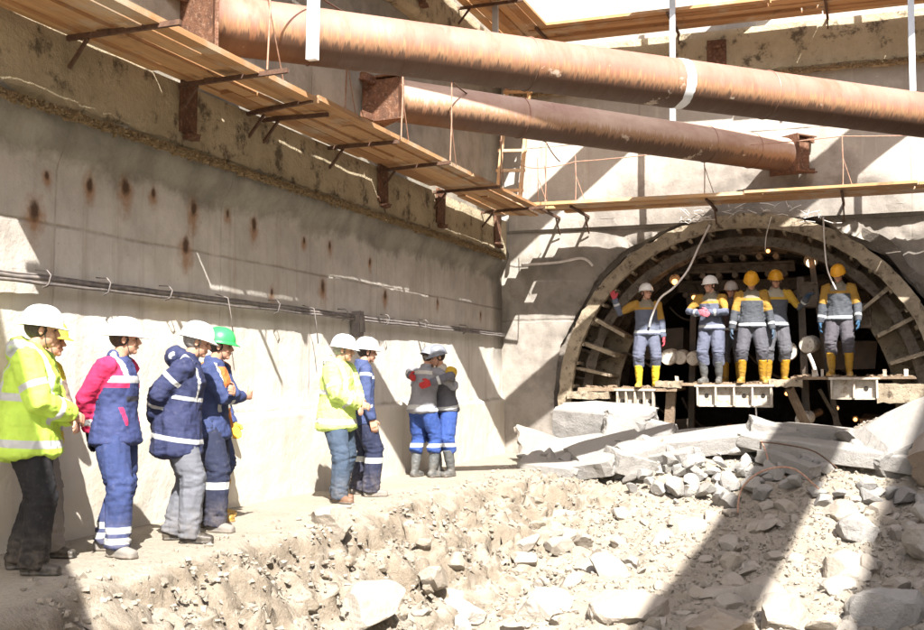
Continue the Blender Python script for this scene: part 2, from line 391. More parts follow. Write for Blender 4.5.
def build_end_wall():
    r = thing('end_wall', 'tall concrete end wall pierced by the round tunnel mouth', 'wall', (0, WY, 0))
    xs = np.concatenate([np.arange(-6.05, 2.4, .06), np.arange(2.4, 7.4, .5)]); zs = np.concatenate([np.arange(-1.3, 5.6, .06), np.arange(5.6, 12.7, .5)])
    V = []; w = len(xs)
    for z in zs:
        for x in xs:
            a = math.atan2(z-TC[1], x-TC[0]); d = math.hypot(x-TC[0], z-TC[1]); hr = hole_r(a)
            y = WY+.012*fb(x*1.2, z*1.2, 9)+.006*fb(x*6, z*6, 2)
            k = sstep(.55 if x < -2 else 1.25, .0, d-hr+.3*fb(x*.9, z*.9, 20))*sstep(.6, 1.6, z)
            if x > -1.2: k = min(1, k*1.5)
            y += k*(.10+.10*fb(x*1.7, z*1.7, 7)+.05*fb(x*5, z*5, 7))*(.45 if x < -2 else 1)
            if d < hr+.12:                                     # snap to the ragged opening
                s = hr/max(d, .01)
                if d > hr-.12: x2, z2 = TC[0]+(x-TC[0])*s, TC[1]+(z-TC[1])*s; V.append((x2, y, z2)); continue
            V.append((x, y, z))
    F = []
    for j in range(len(zs)-1):
        for i in range(w-1):
            q = (j*w+i, j*w+i+1, (j+1)*w+i+1, (j+1)*w+i)
            cx = sum(V[k][0] for k in q)/4-TC[0]; cz = sum(V[k][2] for k in q)/4-TC[1]
            if math.hypot(cx, cz) < hole_r(math.atan2(cz, cx))-.02: continue
            F.append(q)
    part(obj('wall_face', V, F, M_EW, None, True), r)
    # thick broken rim: rock annulus running back from the opening
    V = []; n = 220; rows = []
    for j, (dy, dr) in enumerate([(.06, .16), (.10, .02), (.16, -.06), (.28, -.04), (.45, .02), (.7, .05), (1.2, .1)]):
        for i in range(n):
            a = 2*math.pi*i/n; q = hole_r(a)+dr+.09*fb(math.cos(a)*6, math.sin(a)*6, j*.9)
            V.append((TC[0]+q*math.cos(a), WY+dy+.05*fb(math.cos(a)*9, math.sin(a)*9, j), TC[1]+q*math.sin(a)))
    F = [(j*n+i, j*n+(i+1) % n, (j+1)*n+(i+1) % n, (j+1)*n+i) for j in range(6) for i in range(n)]
    part(obj('broken_rim', V, F, M_DARKROCK), r)
    mb = MB()
    mb.box((.7, WY+1.6, 6), (13.6, .1, 13.4))
    return r
EW = build_end_wall()
# right wall and back of the pit, outside the frame: they shade the right side as in the photograph
mb = MB(); mb.box((7.45, 6, 6.6), (.7, 26, 15.6))
tag(mb.build('side_wall', M_BEAM), 'tall concrete wall on the far right side of the pit', 'wall')

def crumb_strip(name, a, b, r0, mat, parent, dens=140, seed=1):
    """a ragged, lumpy strip of crumbled stuff between two points"""
    rnd = random.Random(seed); a, b = Vector(a), Vector(b); mb = MB(); L = (b-a).length
    for i in range(int(L*dens)):
        t = rnd.random(); p = a.lerp(b, t)+Vector((rnd.gauss(0, .3), rnd.gauss(0, .3), rnd.gauss(0, .55)))*r0
        s = rnd.uniform(.008, .028)
        M = Matrix.Rotation(rnd.uniform(0, 6), 3, 'Z') @ Matrix.Rotation(rnd.uniform(0, 6), 3, 'X')
        mb.box(p, (s*rnd.uniform(.8, 3), s, s*.7), M, s*.25)
    return part(mb.build(name, mat), parent)

def beam(name, label, a, b, z0, z1, depth, axis, parts_at, seed=3, mat=None):
    """capping beam on a wall; axis 0 runs along Y on the left wall, axis 1 along X on the end wall"""
    r = thing(name, label, 'beam', (WX, a, z0) if axis == 0 else (a, WY, z0))
    us = np.arange(a, b+.05, .07); prof = [(0, z0-.02), (depth*.55, z0-.01), (depth, z0+.05), (depth, (z0+z1)/2-.15), (depth, (z0+z1)/2+.15), (depth, z1-.1), (depth-.01, z1), (0, z1)]
    V = []
    for u in us:
        for k, (d, z) in enumerate(prof):
            q = .014*fb(u*1.3, z*2, seed)+(.03*fb(u*2.7, 3, seed) if k in (1, 2) else 0)
            zz = z+(.045*fb(u*1.8, 1, seed)+.02*fb(u*7, 1, seed) if k <= 2 else 0)
            V.append((WX+d+q, u, zz) if axis == 0 else (u, WY-d-q, zz))
    w = len(prof); F = [(i*w+k, i*w+k+1, (i+1)*w+k+1, (i+1)*w+k) for i in range(len(us)-1) for k in range(w-1)]
    F += [tuple(range(w))[::-1], tuple(range((len(us)-1)*w, len(us)*w))]
    part(obj('beam_body', V, F, mat or M_BEAM), r)
    for u, pw in parts_at:        # rusted cast-in plates with a bracket stub
        mb = MB()
        if axis == 0: mb.box((WX+depth+.02, u, (z0+z1)/2+.1), (.03, pw, .5), None, .008); mb.box((WX+depth+.06, u, (z0+z1)/2-.18), (.09, pw*.6, .05), None, .01)
        else: mb.box((u, WY-depth-.02, (z0+z1)/2), (pw, .03, .42), None, .008); mb.box((u, WY-depth-.06, (z0+z1)/2+.1), (pw*.5, .09, .05), None, .01)
        part(mb.build('cast_in_plate', M_RUST), r)
    return r
b1 = beam('capping_beam', 'brown stained capping beam under the long left walkway', -4, 17.86, 3.33, 3.93, .17, 0, [(8.5, .24), (12.75, .26), (14.75, .3), (17.3, .26)])
crumb_strip('crumbled_seam', (WX+.19, 5.5, 3.30), (WX+.19, 17.7, 3.30), .028, M_STRAW, b1, 520)
b2 = beam('capping_beam', 'upper capping beam on the left wall, glimpsed above the thick strut', -4, 17.86, 6.3, 6.92, .17, 0, [(9, .25), (14, .25)], 5)
b3 = beam('capping_beam', 'upper capping beam on the end wall with a crumbling lower edge', -5.8, 6.9, 6.1, 6.86, .17, 1, [(-2.3, .3), (1.5, .3)], 8)
crumb_strip('crumbled_seam', (-5.7, WY-.18, 6.09), (3, WY-.18, 6.09), .03, M_STRAW, b3, 300, 6)
b4 = beam('capping_beam', 'rough pale ledge on the end wall right behind the lower walkway', -5.85, 6.9, 3.86, 4.02, .07, 1, [], 12, M_EW)

# ------------------------------------------------------------------ walkways
def planks(rows, z, along, seed, thick=.045):
    """rows: list of (offset, width, start, end). along: 0 boards run along Y at x=offset, 1 along X at y=offset"""
    rnd = random.Random(seed); V = []; F = []; T = []; A = []
    for off, w, u0, u1 in rows:
        u = u0
        while u < u1-.1:
            e = min(u1, u+rnd.uniform(2.2, 4.6)); dz = rnd.uniform(-.02, .022); dz2 = dz+rnd.uniform(-.02, .02); th = thick*rnd.uniform(.85, 1.15)
            t = rnd.random(); o0 = off+rnd.uniform(-.008, .008); o1 = o0+rnd.uniform(-.012, .012)
            n = 6
            k = len(V)
            for i in range(n+1):
                f = i/n; uu = u+.01+(e-u-.02)*f; oo = o0+(o1-o0)*f; zz = z+dz+(dz2-dz)*f
                for a, b in ((-w/2, 0), (w/2, 0), (w/2, th), (-w/2, th)):
                    V.append((oo+a, uu, zz+b) if along == 0 else (uu, oo+a, zz+b))
            for i in range(n):
                for q in range(4): F.append((k+i*4+q, k+i*4+(q+1) % 4, k+(i+1)*4+(q+1) % 4, k+(i+1)*4+q))
            F.append((k, k+1, k+2, k+3)); F.append((k+n*4+3, k+n*4+2, k+n*4+1, k+n*4))
            T += [t]*(len(V)-k); A += [float(along == 0)]*(len(V)-k)
            u = e
    me = bpy.data.meshes.new('planks'); me.from_pydata(V, [], F)
    for nm, d in (('tone', T), ('along', A)):
        a = me.attributes.new(nm, 'FLOAT', 'POINT'); a.data.foreach_set('value', d)
    return link('planks', me, M_WOOD)
def bracket_left(y, z, x_out, root, y2=None, light=False):
    mb = MB(); mb.bar((WX+.17, y, z-.03), (x_out, y2 or y, z-.02), .034, .04)
    mb.bar((WX+.17, y+.02, z-.26), (WX+.36, y, z-.05), .025); part(mb.build('bracket', M_REBAR), root)
def bracket_end(x, z, y_out, root):
    mb = MB(); mb.bar((x, WY-.02, z-.03), (x, y_out, z-.02), .036, .04); mb.bar((x, WY-.05, z-.30), (x, WY-.30, z-.06), .022)
    part(mb.build('bracket', M_REBAR), root)
def post(p, h, lean, brace, root, mat=None):
    mb = MB(); p = Vector(p); top = p+Vector((lean[0], lean[1], h)); mb.tube([p, p.lerp(top, .5)+Vector((.008, .005, 0)), top], .008, 6)
    mb.tube([p+Vector((brace[0], brace[1], .02)), p+Vector((0, 0, h*.62))], .006, 6)
    part(mb.build('rail_post', mat or M_REBARL), root)

W1 = thing('plank_walkway', 'long plank walkway seen from below along the left wall', 'walkway', (-5.4, 8, 3.94))
rows = [(-5.80+.150*i, .141, 5.35-.2*(i % 2), 17.0+.1*i) for i in range(6)]
rows[0] = (-5.775, .10, 5.2, 14.4)
part(planks(rows, 3.94, 0, 4), W1)
for y, xo, y2 in ((6.9, -4.8, 6.9), (8.38, -4.69, 8.32), (9.54, -4.98, 9.3), (9.82, -5.1, 9.87), (11.29, -4.95, 11.29), (12.74, -4.84, 12.6), (14.52, -4.82, 14.46), (16.56, -4.74, 16.41)):
    bracket_left(y, 3.93, xo, W1, y2)
LP = [(-4.9, 8.33), (-4.93, 9.9), (-4.93, 11.3), (-4.86, 12.65), (-4.82, 14.47), (-4.74, 16.42)]
for x, y in LP: post((x, y, 3.94), 1.0, (.02, .0), (-.08, .42), W1)
mb = MB(); mb.tube(sum([sag(a, b, .03, 6)[:-1] for a, b in zip([(-4.9, 5.0, 4.85)]+[(x+.02, y, 4.92) for x, y in LP], [(x+.02, y, 4.92) for x, y in LP]+[(-4.66, 17.0, 4.72)])], [])+[Vector((-4.66, 17.0, 4.72))], .009, 6)
part(mb.build('guard_cable', M_REBAR), W1)

W2 = thing('plank_walkway', 'lower plank walkway crossing the end wall above the tunnel mouth', 'walkway', (-1, 17.3, 3.98))
part(planks([(16.80+.155*i, .14, -5.1+.12*((i*3) % 4), 6.8) for i in range(6)], 4.00, 1, 9), W2)
bx = [-4.95, -4.45, -2.35, -.42, 1.5, 3.4]
for x in bx: bracket_end(x, 3.99, 16.86, W2)
for x in [-5.0, -4.38, -2.38, -.40, 1.5, 3.4]: post((x, 16.9, 4.0), .78, (.0, .0), (.14, .1), W2)
mb = MB(); pts = [(-5.3, 16.9, 4.70), (-5.0, 16.9, 4.62), (-4.38, 16.9, 4.68), (-2.38, 16.9, 4.76), (-.4, 16.9, 4.78), (1.5, 16.9, 4.70), (3.4, 16.9, 4.7)]
mb.tube(sum([sag(a, b, .02, 5)[:-1] for a, b in zip(pts[:-1], pts[1:])], [])+[Vector(pts[-1])], .008, 6); part(mb.build('guard_cable', M_REBARL), W2)

W3 = thing('plank_walkway', 'upper plank walkway along the end wall at the top of the picture', 'walkway', (-1, 17.3, 6.9))
part(planks([(16.95+.15*i, .145, -5.2, 6.8) for i in range(6)], 6.90, 1, 19), W3)
for x in (-5.0, -2.9, -.6, 1.4): bracket_end(x, 6.89, 16.82, W3)
W4 = thing('plank_walkway', 'upper plank walkway coming down the left wall at the top of the picture', 'walkway', (-5.4, 12, 6.9))
part(planks([(-5.68+.152*i, .142, 2.0, 17.7) for i in range(6)], 6.90, 0, 29), W4)
for y in (9.5, 11.5, 13.5, 15.5): bracket_left(y, 6.89, -4.8, W4)

# ladder between the two walkways in the corner
lad = thing('wooden_ladder', 'pale timber ladder standing on the walkway in the corner', 'ladder', (-5.55, 17.2, 4.05))
A0, A1 = Vector((-5.78, 17.15, 4.05)), Vector((-5.42, 17.25, 4.05)); top = Vector((.12, .35, 2.5))
for a, nm in ((A0, 0), (A1, 1)):
    mb = MB(); mb.bar(a, a+top, .05, .07); part(mb.build('side_rail', M_WOOD), lad)
for k in range(7):
    mb = MB(); f = .12+.135*k; a, b = A0+top*f, A1+top*f; d = (b-a).normalized(); mb.bar(a-d*.06, b+d*.05, .06, .045); part(mb.build('rung', M_WOOD), lad)

# ------------------------------------------------------------------ steel struts
def strut(label, a, b, r, plates_l=True, plates_r=True, weld=(), band=None, mat=None):
    a, b = Vector(a), Vector(b); d = (b-a); L = d.length; ang = math.atan2(d.y, d.x)
    root = thing('pipe_strut', label, 'strut', a, ang, 'steel pipe struts bracing the pit')
    n = 48; V = []; F = []; m = 60
    for i in range(m+1):
        for k in range(n):
            t = 2*math.pi*k/n; V.append((L*i/m, r*math.cos(t), r*math.sin(t)))
    F = [(i*n+k, i*n+(k+1) % n, (i+1)*n+(k+1) % n, (i+1)*n+k) for i in range(m) for k in range(n)]
    F += [tuple(range(n)), tuple(range(m*n, (m+1)*n))[::-1]]
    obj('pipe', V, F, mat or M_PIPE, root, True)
    for w in weld:
        mb = MB(); mb.tube([(w, (r+.001)*math.cos(t), (r+.001)*math.sin(t)) for t in np.linspace(0, 2*math.pi, 49)], .009, 6, False); mb.build('weld_seam', M_PIPE, root)
    if band:
        mb = MB(); w0, w1 = band; q = [(w0, r+.003), (w1, r+.003)]
        V = [(x+.015*fb(k*.7, x*9), rr*math.cos(2*math.pi*k/n), rr*math.sin(2*math.pi*k/n)) for x, rr in q for k in range(n)]
        obj('paint_band', V, [(k, (k+1) % n, n+(k+1) % n, n+k) for k in range(n)], M_WHITE, root, True)
    return root, L, ang
def end_shoe(root, x, r, wall_ang, sgn):
    """flange and gusset box between the pipe end and the wall"""
    mb = MB(); mb.box((x, 0, 0), (.035, r*2.25, r*2.2), None, .004)
    part2 = mb.build('flange', M_RUST, root)
    mb = MB()
    for z, hh in ((-r*1.08, .02), (r*1.08-.02, .02), (-r*.98, r*1.9)):
        s = sgn
        q = .95 if hh < .1 else .72; v = [(x, -r*1.2*q, z), (x, r*1.2*q, z), (x-s*.42*q, (r*1.2 if wall_ang > 0 else -r*1.2)*q, z)]
        v = [Vector(p) for p in v]; v2 = [p+Vector((0, 0, hh)) for p in v]
        mb.add(v+v2, [(0, 1, 2), (3, 5, 4), (0, 3, 4, 1), (1, 4, 5, 2), (2, 5, 3, 0)])
    for z in (-r*.9, r*.9): mb.box((x-sgn*.22, (r*.3 if wall_ang > 0 else -r*.3), z), (.5, .05, .09), Matrix.Rotation(.5*wall_ang, 3, 'Z'), .01)
    mb.build('gusset', M_RUST, root)
s1, L1, _ = strut('thick rusty pipe strut crossing the whole top of the picture in front', (-5.72, 8.69, 4.55), (3.75, 17.95, 4.60), .275, weld=(.95, 3.3, 6.4), band=(5.12, 5.24))
end_shoe(s1, 0, .275, 1, 1); end_shoe(s1, L1, .275, -1, -1)
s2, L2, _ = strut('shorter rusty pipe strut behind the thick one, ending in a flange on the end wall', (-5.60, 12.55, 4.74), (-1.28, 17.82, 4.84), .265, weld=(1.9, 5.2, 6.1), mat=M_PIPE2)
end_shoe(s2, 0, .265, 1, 1); end_shoe(s2, L2, .265, -1, -1)
strut('pipe strut of the upper bracing level, above the picture over the short strut', (-5.48, 12.75, 7.75), (-1.28, 17.82, 7.75), .27)
strut('pipe strut of the upper bracing level, above the picture over the thick strut', (-5.53, 8.88, 7.9), (3.75, 17.95, 7.9), .27)
strut('unseen pipe added beside the viewer to shade the bottom left corner', (-5.8, 4.35, 4.9), (1.4, -2.85, 4.9), .55)  # added out of view to cast the bottom left shadow
mb = MB(); mb.box((3.35, 2.2, 9.3), (.75, 15, .5))  # beam added out of view, casts the shadow band on the ground
tag(mb.build('shadow_girder', M_RUST), 'unseen girder added over the pit to cast a shadow band on its floor', 'girder')

# white and galvanised hanging tubes
def tube_post(name, label, p0, p1, w, mat):
    mb = MB(); mb.bar(p0, p1, w, w*.7, (0, 1, 0)); o = mb.build(name, mat); tag(o, label, 'pole'); return o
tube_post('square_tube', 'white square tube hanging in front of the thick strut', (-4.82, 9, 4.20), (-4.77, 9, 7.4), .10, M_WHITE)
tube_post('square_tube', 'galvanised tube in the corner beside the plank ladder', (-5.3, 15.7, 5.66), (-5.3, 15.7, 8.4), .085, M_GALV)
tube_post('square_tube', 'galvanised tube dropping behind both struts above the tunnel', (-2.83, 16.8, 4.66), (-2.80, 16.8, 8.5), .085, M_GALV)
t4 = tube_post('square_tube', 'galvanised tube at the right edge above the thick strut', (.56, 16.7, 5.3), (.56, 16.7, 8.5), .085, M_GALV)
exec_after = []

# ------------------------------------------------------------------ tunnel
TR = thing('tunnel_lining', 'round tunnel lining of dusty ribbed segments disappearing into the dark', 'tunnel', (TC[0], WY, TC[1]))
def P3(r, a, y): return (TC[0]+r*math.cos(a), y, TC[1]+r*math.sin(a))
def annulus(name, r0, r1, y0, y1, a0, a1, n, mat, seed, amp=.02, root=TR, bites=0.):
    V = []; F = []
    for i in range(n+1):
        a = R(a0+(a1-a0)*i/n)
        k = amp*fb(a*5, seed)+amp*.7*fb(a*22, seed); bt = bites*max(0, fb(a*9, seed+4)-.12)
        for r, y in ((r0+k, y0+k*.5), (r1-bt+amp*fb(a*12, seed+9), y0+k), (r1-bt+amp*.5*fb(a*12, seed+9), y1), (r0+k, y1)): V.append(P3(r, a, y))
    for i in range(n):
        for q in range(4): F.append((i*4+q, i*4+(q+1) % 4, (i+1)*4+(q+1) % 4, (i+1)*4+q))
    F += [(0, 3, 2, 1), (n*4, n*4+1, n*4+2, n*4+3)]
    return part(obj(name, V, F, mat), root)
# skin
n = 120; V = []; ys = [18.2, 18.9, 19.8, 21, 23, 26, 31]
for y in ys:
    for i in range(n): V.append(P3(2.99+.01*fb(i, y), 2*math.pi*i/n, y))
F = [(j*n+i, (j+1)*n+i, (j+1)*n+(i+1) % n, j*n+(i+1) % n) for j in range(len(ys)-1) for i in range(n)]
F.append(tuple(range((len(ys)-1)*n, len(ys)*n)))
part(obj('segment_skin', V, F, M_RIB), TR)
V = [P3(r, 2*math.pi*i/n, y) for r, y in ((3.3, 18.3), (3.3, 31.3)) for i in range(n)]
F = [(i, (i+1) % n, n+(i+1) % n, n+i) for i in range(n)]+[tuple(range(n, 2*n))]
part(obj('grout_shell', V, F, M_DARKROCK), TR)
annulus('ring_flange', 2.81, 3.03, 17.98, 18.10, -30, 212, 240, M_RING, 1, .022, bites=.12)
annulus('ring_flange', 2.93, 3.04, 18.07, 18.24, -30, 212, 240, M_RING, 2, .02, bites=.05)
annulus('ring_flange', 2.56, 2.72, 18.38, 18.46, -30, 212, 200, M_RIB, 3, .015, bites=.05)
for k, (y, ri) in enumerate([(18.95, 2.58), (19.75, 2.6), (20.6, 2.62), (21.5, 2.62)]):
    annulus('ring_flange', ri, 2.98, y, y+.07, -30, 212, 120, M_RIB, 5+k, .012)
def ribs(y0, y1, step, ri, th, seed, mat, a0=-28, a1=210, name='segment_ribs'):
    rnd = random.Random(seed); a = a0
    while a < a1:
        mb = MB()
        aa = R(a+rnd.uniform(-1, 1)); ro = 2.99; c = P3((ri+ro)/2, aa, (y0+y1)/2)
        M = Matrix.Rotation(-aa+0, 3, 'Y')
        mb.box(c, (ro-ri, y1-y0, th), M, .012); a += step; part(mb.build('segment_rib', mat), TR)
ribs(18.05, 18.45, 7.5, 2.78, .05, 1, M_RING)
ribs(18.46, 18.98, 10, 2.66, .05, 2, M_RIB)
ribs(19.0, 19.8, 12, 2.66, .06, 3, M_RIB)
ribs(19.8, 21.5, 15, 2.68, .06, 4, M_RIB)
# big cast pockets low on each side
for a0, a1, nn in ((-6, 40, 4), (150, 186, 4)):
    for i in range(nn+1):
        a = R(a0+(a1-a0)*i/nn); M = Matrix.Rotation(-a, 3, 'Y'); mb = MB()
        mb.box(P3(2.60, a, 18.55), (.72, .75, .055), M, .012); part(mb.build('pocket_rib', M_RING), TR)
    V = []; F = []; m = 24
    for i in range(m+1):
        a = R(a0+(a1-a0)*i/m)
        for r, y in ((2.22, 18.90), (2.99, 18.90), (2.99, 18.96), (2.22, 18.96)): V.append(P3(r+.01*fb(i, r), a, y))
    for i in range(m):
        for q in range(4): F.append((i*4+q, i*4+(q+1) % 4, (i+1)*4+(q+1) % 4, (i+1)*4+q))
    part(obj('pocket_back', V, F, M_RING), TR)
# white-lit torn mesh and rods on the crown
mb = MB(); rnd = random.Random(5)
for i in range(46):
    a = R(rnd.uniform(66, 108)); r = rnd.uniform(3.0, 3.18); p = Vector(P3(r, a, 17.98+rnd.uniform(-.1, .1)))
    q = p+Vector((rnd.uniform(-.28, .28), rnd.uniform(-.12, .05), rnd.uniform(-.07, .12)))
    mb.tube([p, p.lerp(q, .5)+Vector((0, rnd.uniform(-.04, .04), rnd.uniform(-.04, .04))), q], rnd.uniform(.003, .008), 5)
part(mb.build('torn_wire_mesh', M_HOSE), TR)
# loose rock lodged between ring and wall
for i in range(1): pass

# cross beams of the gantry under the crown
for (x0, x1, z, y, h) in ((-3.55, -1.35, 3.42, 19.0, .14), (-3.45, -1.25, 3.16, 19.4, .13), (-3.3, -.7, 2.9, 20.0, .16)):
    g = thing('gantry_beam', {3.42: 'topmost dusty cross beam under the tunnel crown', 3.16: 'middle dusty cross beam under the tunnel crown', 2.9: 'lowest and deepest cross beam under the tunnel crown'}[z], 'beam', (x0, y, z), 0, 'cross beams under the tunnel crown')
    mb = MB(); mb.box(((x0+x1)/2, y, z+h/2), (x1-x0, .18, .035), None, .01); mb.box(((x0+x1)/2, y, z), (x1-x0, .03, h), None, .01); mb.box(((x0+x1)/2, y, z-h/2), (x1-x0, .18, .035), None, .01)
    part(mb.build('web_and_flanges', M_RIB), g)
    x = x0+.15
    while x < x1-.1:
        mb = MB(); mb.tube([(x, y-.16, z-h/2-.07), (x, y+.1, z-h/2-.07)], [.05, .055], 12); mb.box((x, y, z-h/2-.03), (.05, .1, .06)); part(mb.build('roller', M_RIB), g); x += .27
def dark_bar(name, label, a, b, w, h=None, mat=None, cat='beam', group=None):
    mb = MB(); mb.bar(a, b, w, h or w); o = mb.build(name, mat or M_DARKST); tag(o, label, cat, group); return o
dark_bar('shield_post', 'dark vertical post behind the workers, next to the leftmost tunnel worker', (-2.98, 19.1, -.2), (-2.9, 19.2, 2.7), .10)
dark_bar('shield_post', 'dark vertical post right of the yellow-helmeted pair', (-1.05, 18.6, .3), (-1.12, 18.7, 2.9), .11)
dark_bar('shield_post', 'leaning dark post just left of the rightmost tunnel worker', (-.55, 18.7, .1), (-.95, 18.7, 3.2), .09)
dark_bar('timber_prop', 'dusty leaning prop under the right half of the working deck', (-1.28, 18.1, 1.12), (-.9, 18.5, .15), .11, .09, M_MUD, 'prop')
dark_bar('timber_prop', 'dusty upright prop under the gap between left and middle deck boxes', (-3.12, 18.15, 1.1), (-3.22, 18.3, .15), .15, .12, M_MUD, 'prop')
dark_bar('timber_prop', 'thin dark raking bar under the right deck box', (-.85, 18.5, 1.1), (-.35, 18.9, .1), .04, .04, M_RIB, 'prop')
dark_bar('steel_rod', 'thin pale rod hanging from the middle deck box', (-1.78, 17.95, .86), (-1.75, 17.93, .42), .022, .022, M_HOSE, 'rod')
# machine body deep in the tunnel
mach = thing('tunnelling_shield', 'dark bulk of the tunnelling machine behind the working deck', 'machine', (TC[0], 20.3, .9))
mb = MB()
for (x, z, sx, sz, y) in ((-3.6, 1.9, .9, .5, 20), (-2.2, 2.3, .8, .6, 20.4), (-.5, 1.7, 1.0, .5, 20.2), (-1.5, .3, 2.2, .25, 20.0), (-3.5, .4, .9, .3, 19.8), (.1, .5, .7, .3, 19.6), (-2.9, 2.75, .5, .35, 20.2), (-1.1, 2.95, .7, .3, 20.6), (-.3, 2.5, .5, .5, 20)): mb.box((x, y, z), (sx, .5, sz), None, .05)
part(mb.build('shield_body', M_DARKST), mach)
for i in range(16):
    mb = MB(); a = Vector((random.uniform(-4.2, .6), random.uniform(19.2, 20.4), random.uniform(.1, 2.8))); b = a+Vector((random.uniform(-.8, .8), .1, random.uniform(-.9, .9)))
    mb.tube(sag(a, b, random.uniform(0, .2)), random.uniform(.015, .035), 6); part(mb.build('hydraulic_hose', M_DARKST), mach)
for (x, z, y, sx, sz) in ((-1.02, 2.62, 18.75, .30, .42), (-.22, 2.25, 18.6, .34, .38), (-3.62, 1.85, 18.75, .26, .2), (-1.55, 2.45, 19.1, .3, .3)):
    mb = MB(); mb.box((x, y, z), (sx, .22, sz), None, .015); mb.box((x, y-.12, z+.05), (sx*.7, .03, sz*.5), None, .01); mb.box((x-.05, y-.12, z-sz*.35), (sx*.3, .04, sz*.12)); part(mb.build('junction_box', M_RIB), mach)
RL = ['pale round ram cap just right of the leftmost tunnel worker', 'tilted pale ram cap left of the pink-gloved worker', 'pale ram cap low between the yellow-helmeted pair and the dark post', 'pale ram cap on the right side of the dark post', 'pale ram cap hanging under the deck on the right']
for i, (x, z, y, r, tl) in enumerate([(-3.27, 1.62, 18.65, .135, .1), (-2.87, 1.60, 18.7, .125, .5), (-1.32, 1.70, 18.6, .15, -.15), (-1.03, 1.80, 18.5, .14, .35), (-1.12, .62, 18.35, .12, .4)]):
    t = thing('hydraulic_ram', RL[i], 'ram', (x, y, z)); d = Vector((math.sin(tl)*.6, 1, .1)).normalized(); p = Vector((x, y, z))
    mb = MB(); mb.tube([p, p+d*.05, p+d*.06, p+d*.34], [r*.86, r, r, r*.97], 20); part(mb.build('ram_cap', M_RAM, None), t)
    mb = MB(); mb.tube([p+d*.34, p+d*1.0], r*.5, 12); part(mb.build('ram_rod', M_DARKST), t)
    if i in (0,): mb = MB(); q = p+Vector((.18, .12, .0)); mb.tube([q, q+d*.05, q+d*.3], [r*.8, r*.9, r*.88], 18); part(mb.build('ram_cap', M_RAM), t)
    if i == 4: mb = MB(); mb.tube([p+Vector((0, .1, r)), p+Vector((-.02, .1, r+.12)), p+Vector((.03, .1, r+.16))], .012, 6); part(mb.build('hook', M_DARKST), t)

# working deck
dk = thing('working_deck', 'dusty working deck across the tunnel mouth that the crew stands on', 'deck', (-2, 18, 1.1))
for (x0, x1, z, nrib) in ((-4.62, -3.0, 1.10, 0), (-3.22, -1.15, 1.17, 0), (-1.25, .55, 1.28, 0)):
    mb = MB(); mb.box(((x0+x1)/2, 18.38, z), (x1-x0, .95, .05), None, .012); part(mb.build('deck_plate', M_MUD), dk)
for (x0, x1, zt, zb, nr, sl) in ((-3.97, -3.36, 1.09, .72, 3, -.02), (-2.68, -1.52, 1.16, .84, 3, .02), (-.66, .02, 1.27, .97, 1, .0)):
    mb = MB(); mb.box(((x0+x1)/2, 17.98, (zt+zb)/2), (x1-x0, .03, zt-zb), None, .006)
    mb.box(((x0+x1)/2, 17.93, zt), (x1-x0+.06, .16, .03), None, .006); mb.box(((x0+x1)/2, 17.95, zb), (x1-x0, .1, .025), None, .006)
    for i in range(nr+2):
        x = x0+.015+(x1-x0-.03)*i/(nr+1); mb.box((x, 17.92, (zt+zb)/2), (.028, .12, zt-zb-.01), None, .004)
    bbx = part(mb.build('bracket_box', M_DECKP), dk)
    for i in ((0, 2, 3) if nr == 3 else (1,)):
        x = x0+(x1-x0)*(i+.5)/(nr+1); zc = (zt+zb)/2
        mb = MB(); mb.tube([(x-dk.location.x, 17.955-18, zc-1.1), (x-dk.location.x, 17.962-18, zc-1.1)], .035, 14); h = mb.build('bolt_hole', M_BLACK, bbx); h.matrix_parent_inverse = Matrix.Identity(4); h.location = Vector(dk.location)
rnd = random.Random(9); mb = MB()
for i in range(150):
    x = rnd.uniform(-4.5, .5); z = 1.13+(x+3.8)*.0 if x < -3.1 else (1.2 if x < -1.2 else 1.31)
    s = rnd.uniform(.02, .06); mb.box((x, rnd.uniform(17.93, 18.2), z+s*.2-.01), (s*rnd.uniform(1, 2.5), s, s*.7), Matrix.Rotation(rnd.uniform(0, 3), 3, 'Z'), s*.25)
part(mb.build('mud_clods', M_MUD), dk)['kind'] = 'stuff'
for (x, z, w, h, l) in ((-4.45, 1.0, .7, .12, 'upper dusty timber baulk at the left foot of the ring'), (-4.42, .82, .62, .13, 'lower dusty timber baulk at the left foot of the ring'), (-3.13, 1.18, .42, .1, 'rough mud-caked timber across the joint left of the middle deck box'), (-1.32, 1.2, .5, .12, 'mud-caked timber across the joint right of the middle deck box'), (.35, 1.05, .7, .28, 'dusty ledge block at the right foot of the ring')):
    mb = MB()
    xs = np.linspace(x-w/2, x+w/2, 9)
    V = []; 
    for q, xx in enumerate(xs):
        for a, b in ((-.1, -h/2), (.1, -h/2), (.1, h/2), (-.1, h/2)): V.append((xx, 17.98+a+.02*fb(q*.7, a*9, x), z+b+.025*fb(q*.8, b*9, x)))
    F = [(i*4+k, i*4+(k+1) % 4, (i+1)*4+(k+1) % 4, (i+1)*4+k) for i in range(8) for k in range(4)]+[(0, 3, 2, 1), (32, 33, 34, 35)]
    o = obj('timber_baulk', V, F, M_RING); tag(o, l, 'timber', 'timber baulks of the deck')
for x, z in ((-.9, 1.3), (-.78, 1.3), (.12, 1.3), (.42, 1.3), (-3.0, 1.2)): mb = MB(); mb.box((x, 17.95, z+.05), (.05, .05, .11), None, .01); part(mb.build('bolt_stub', M_DECKP), dk)

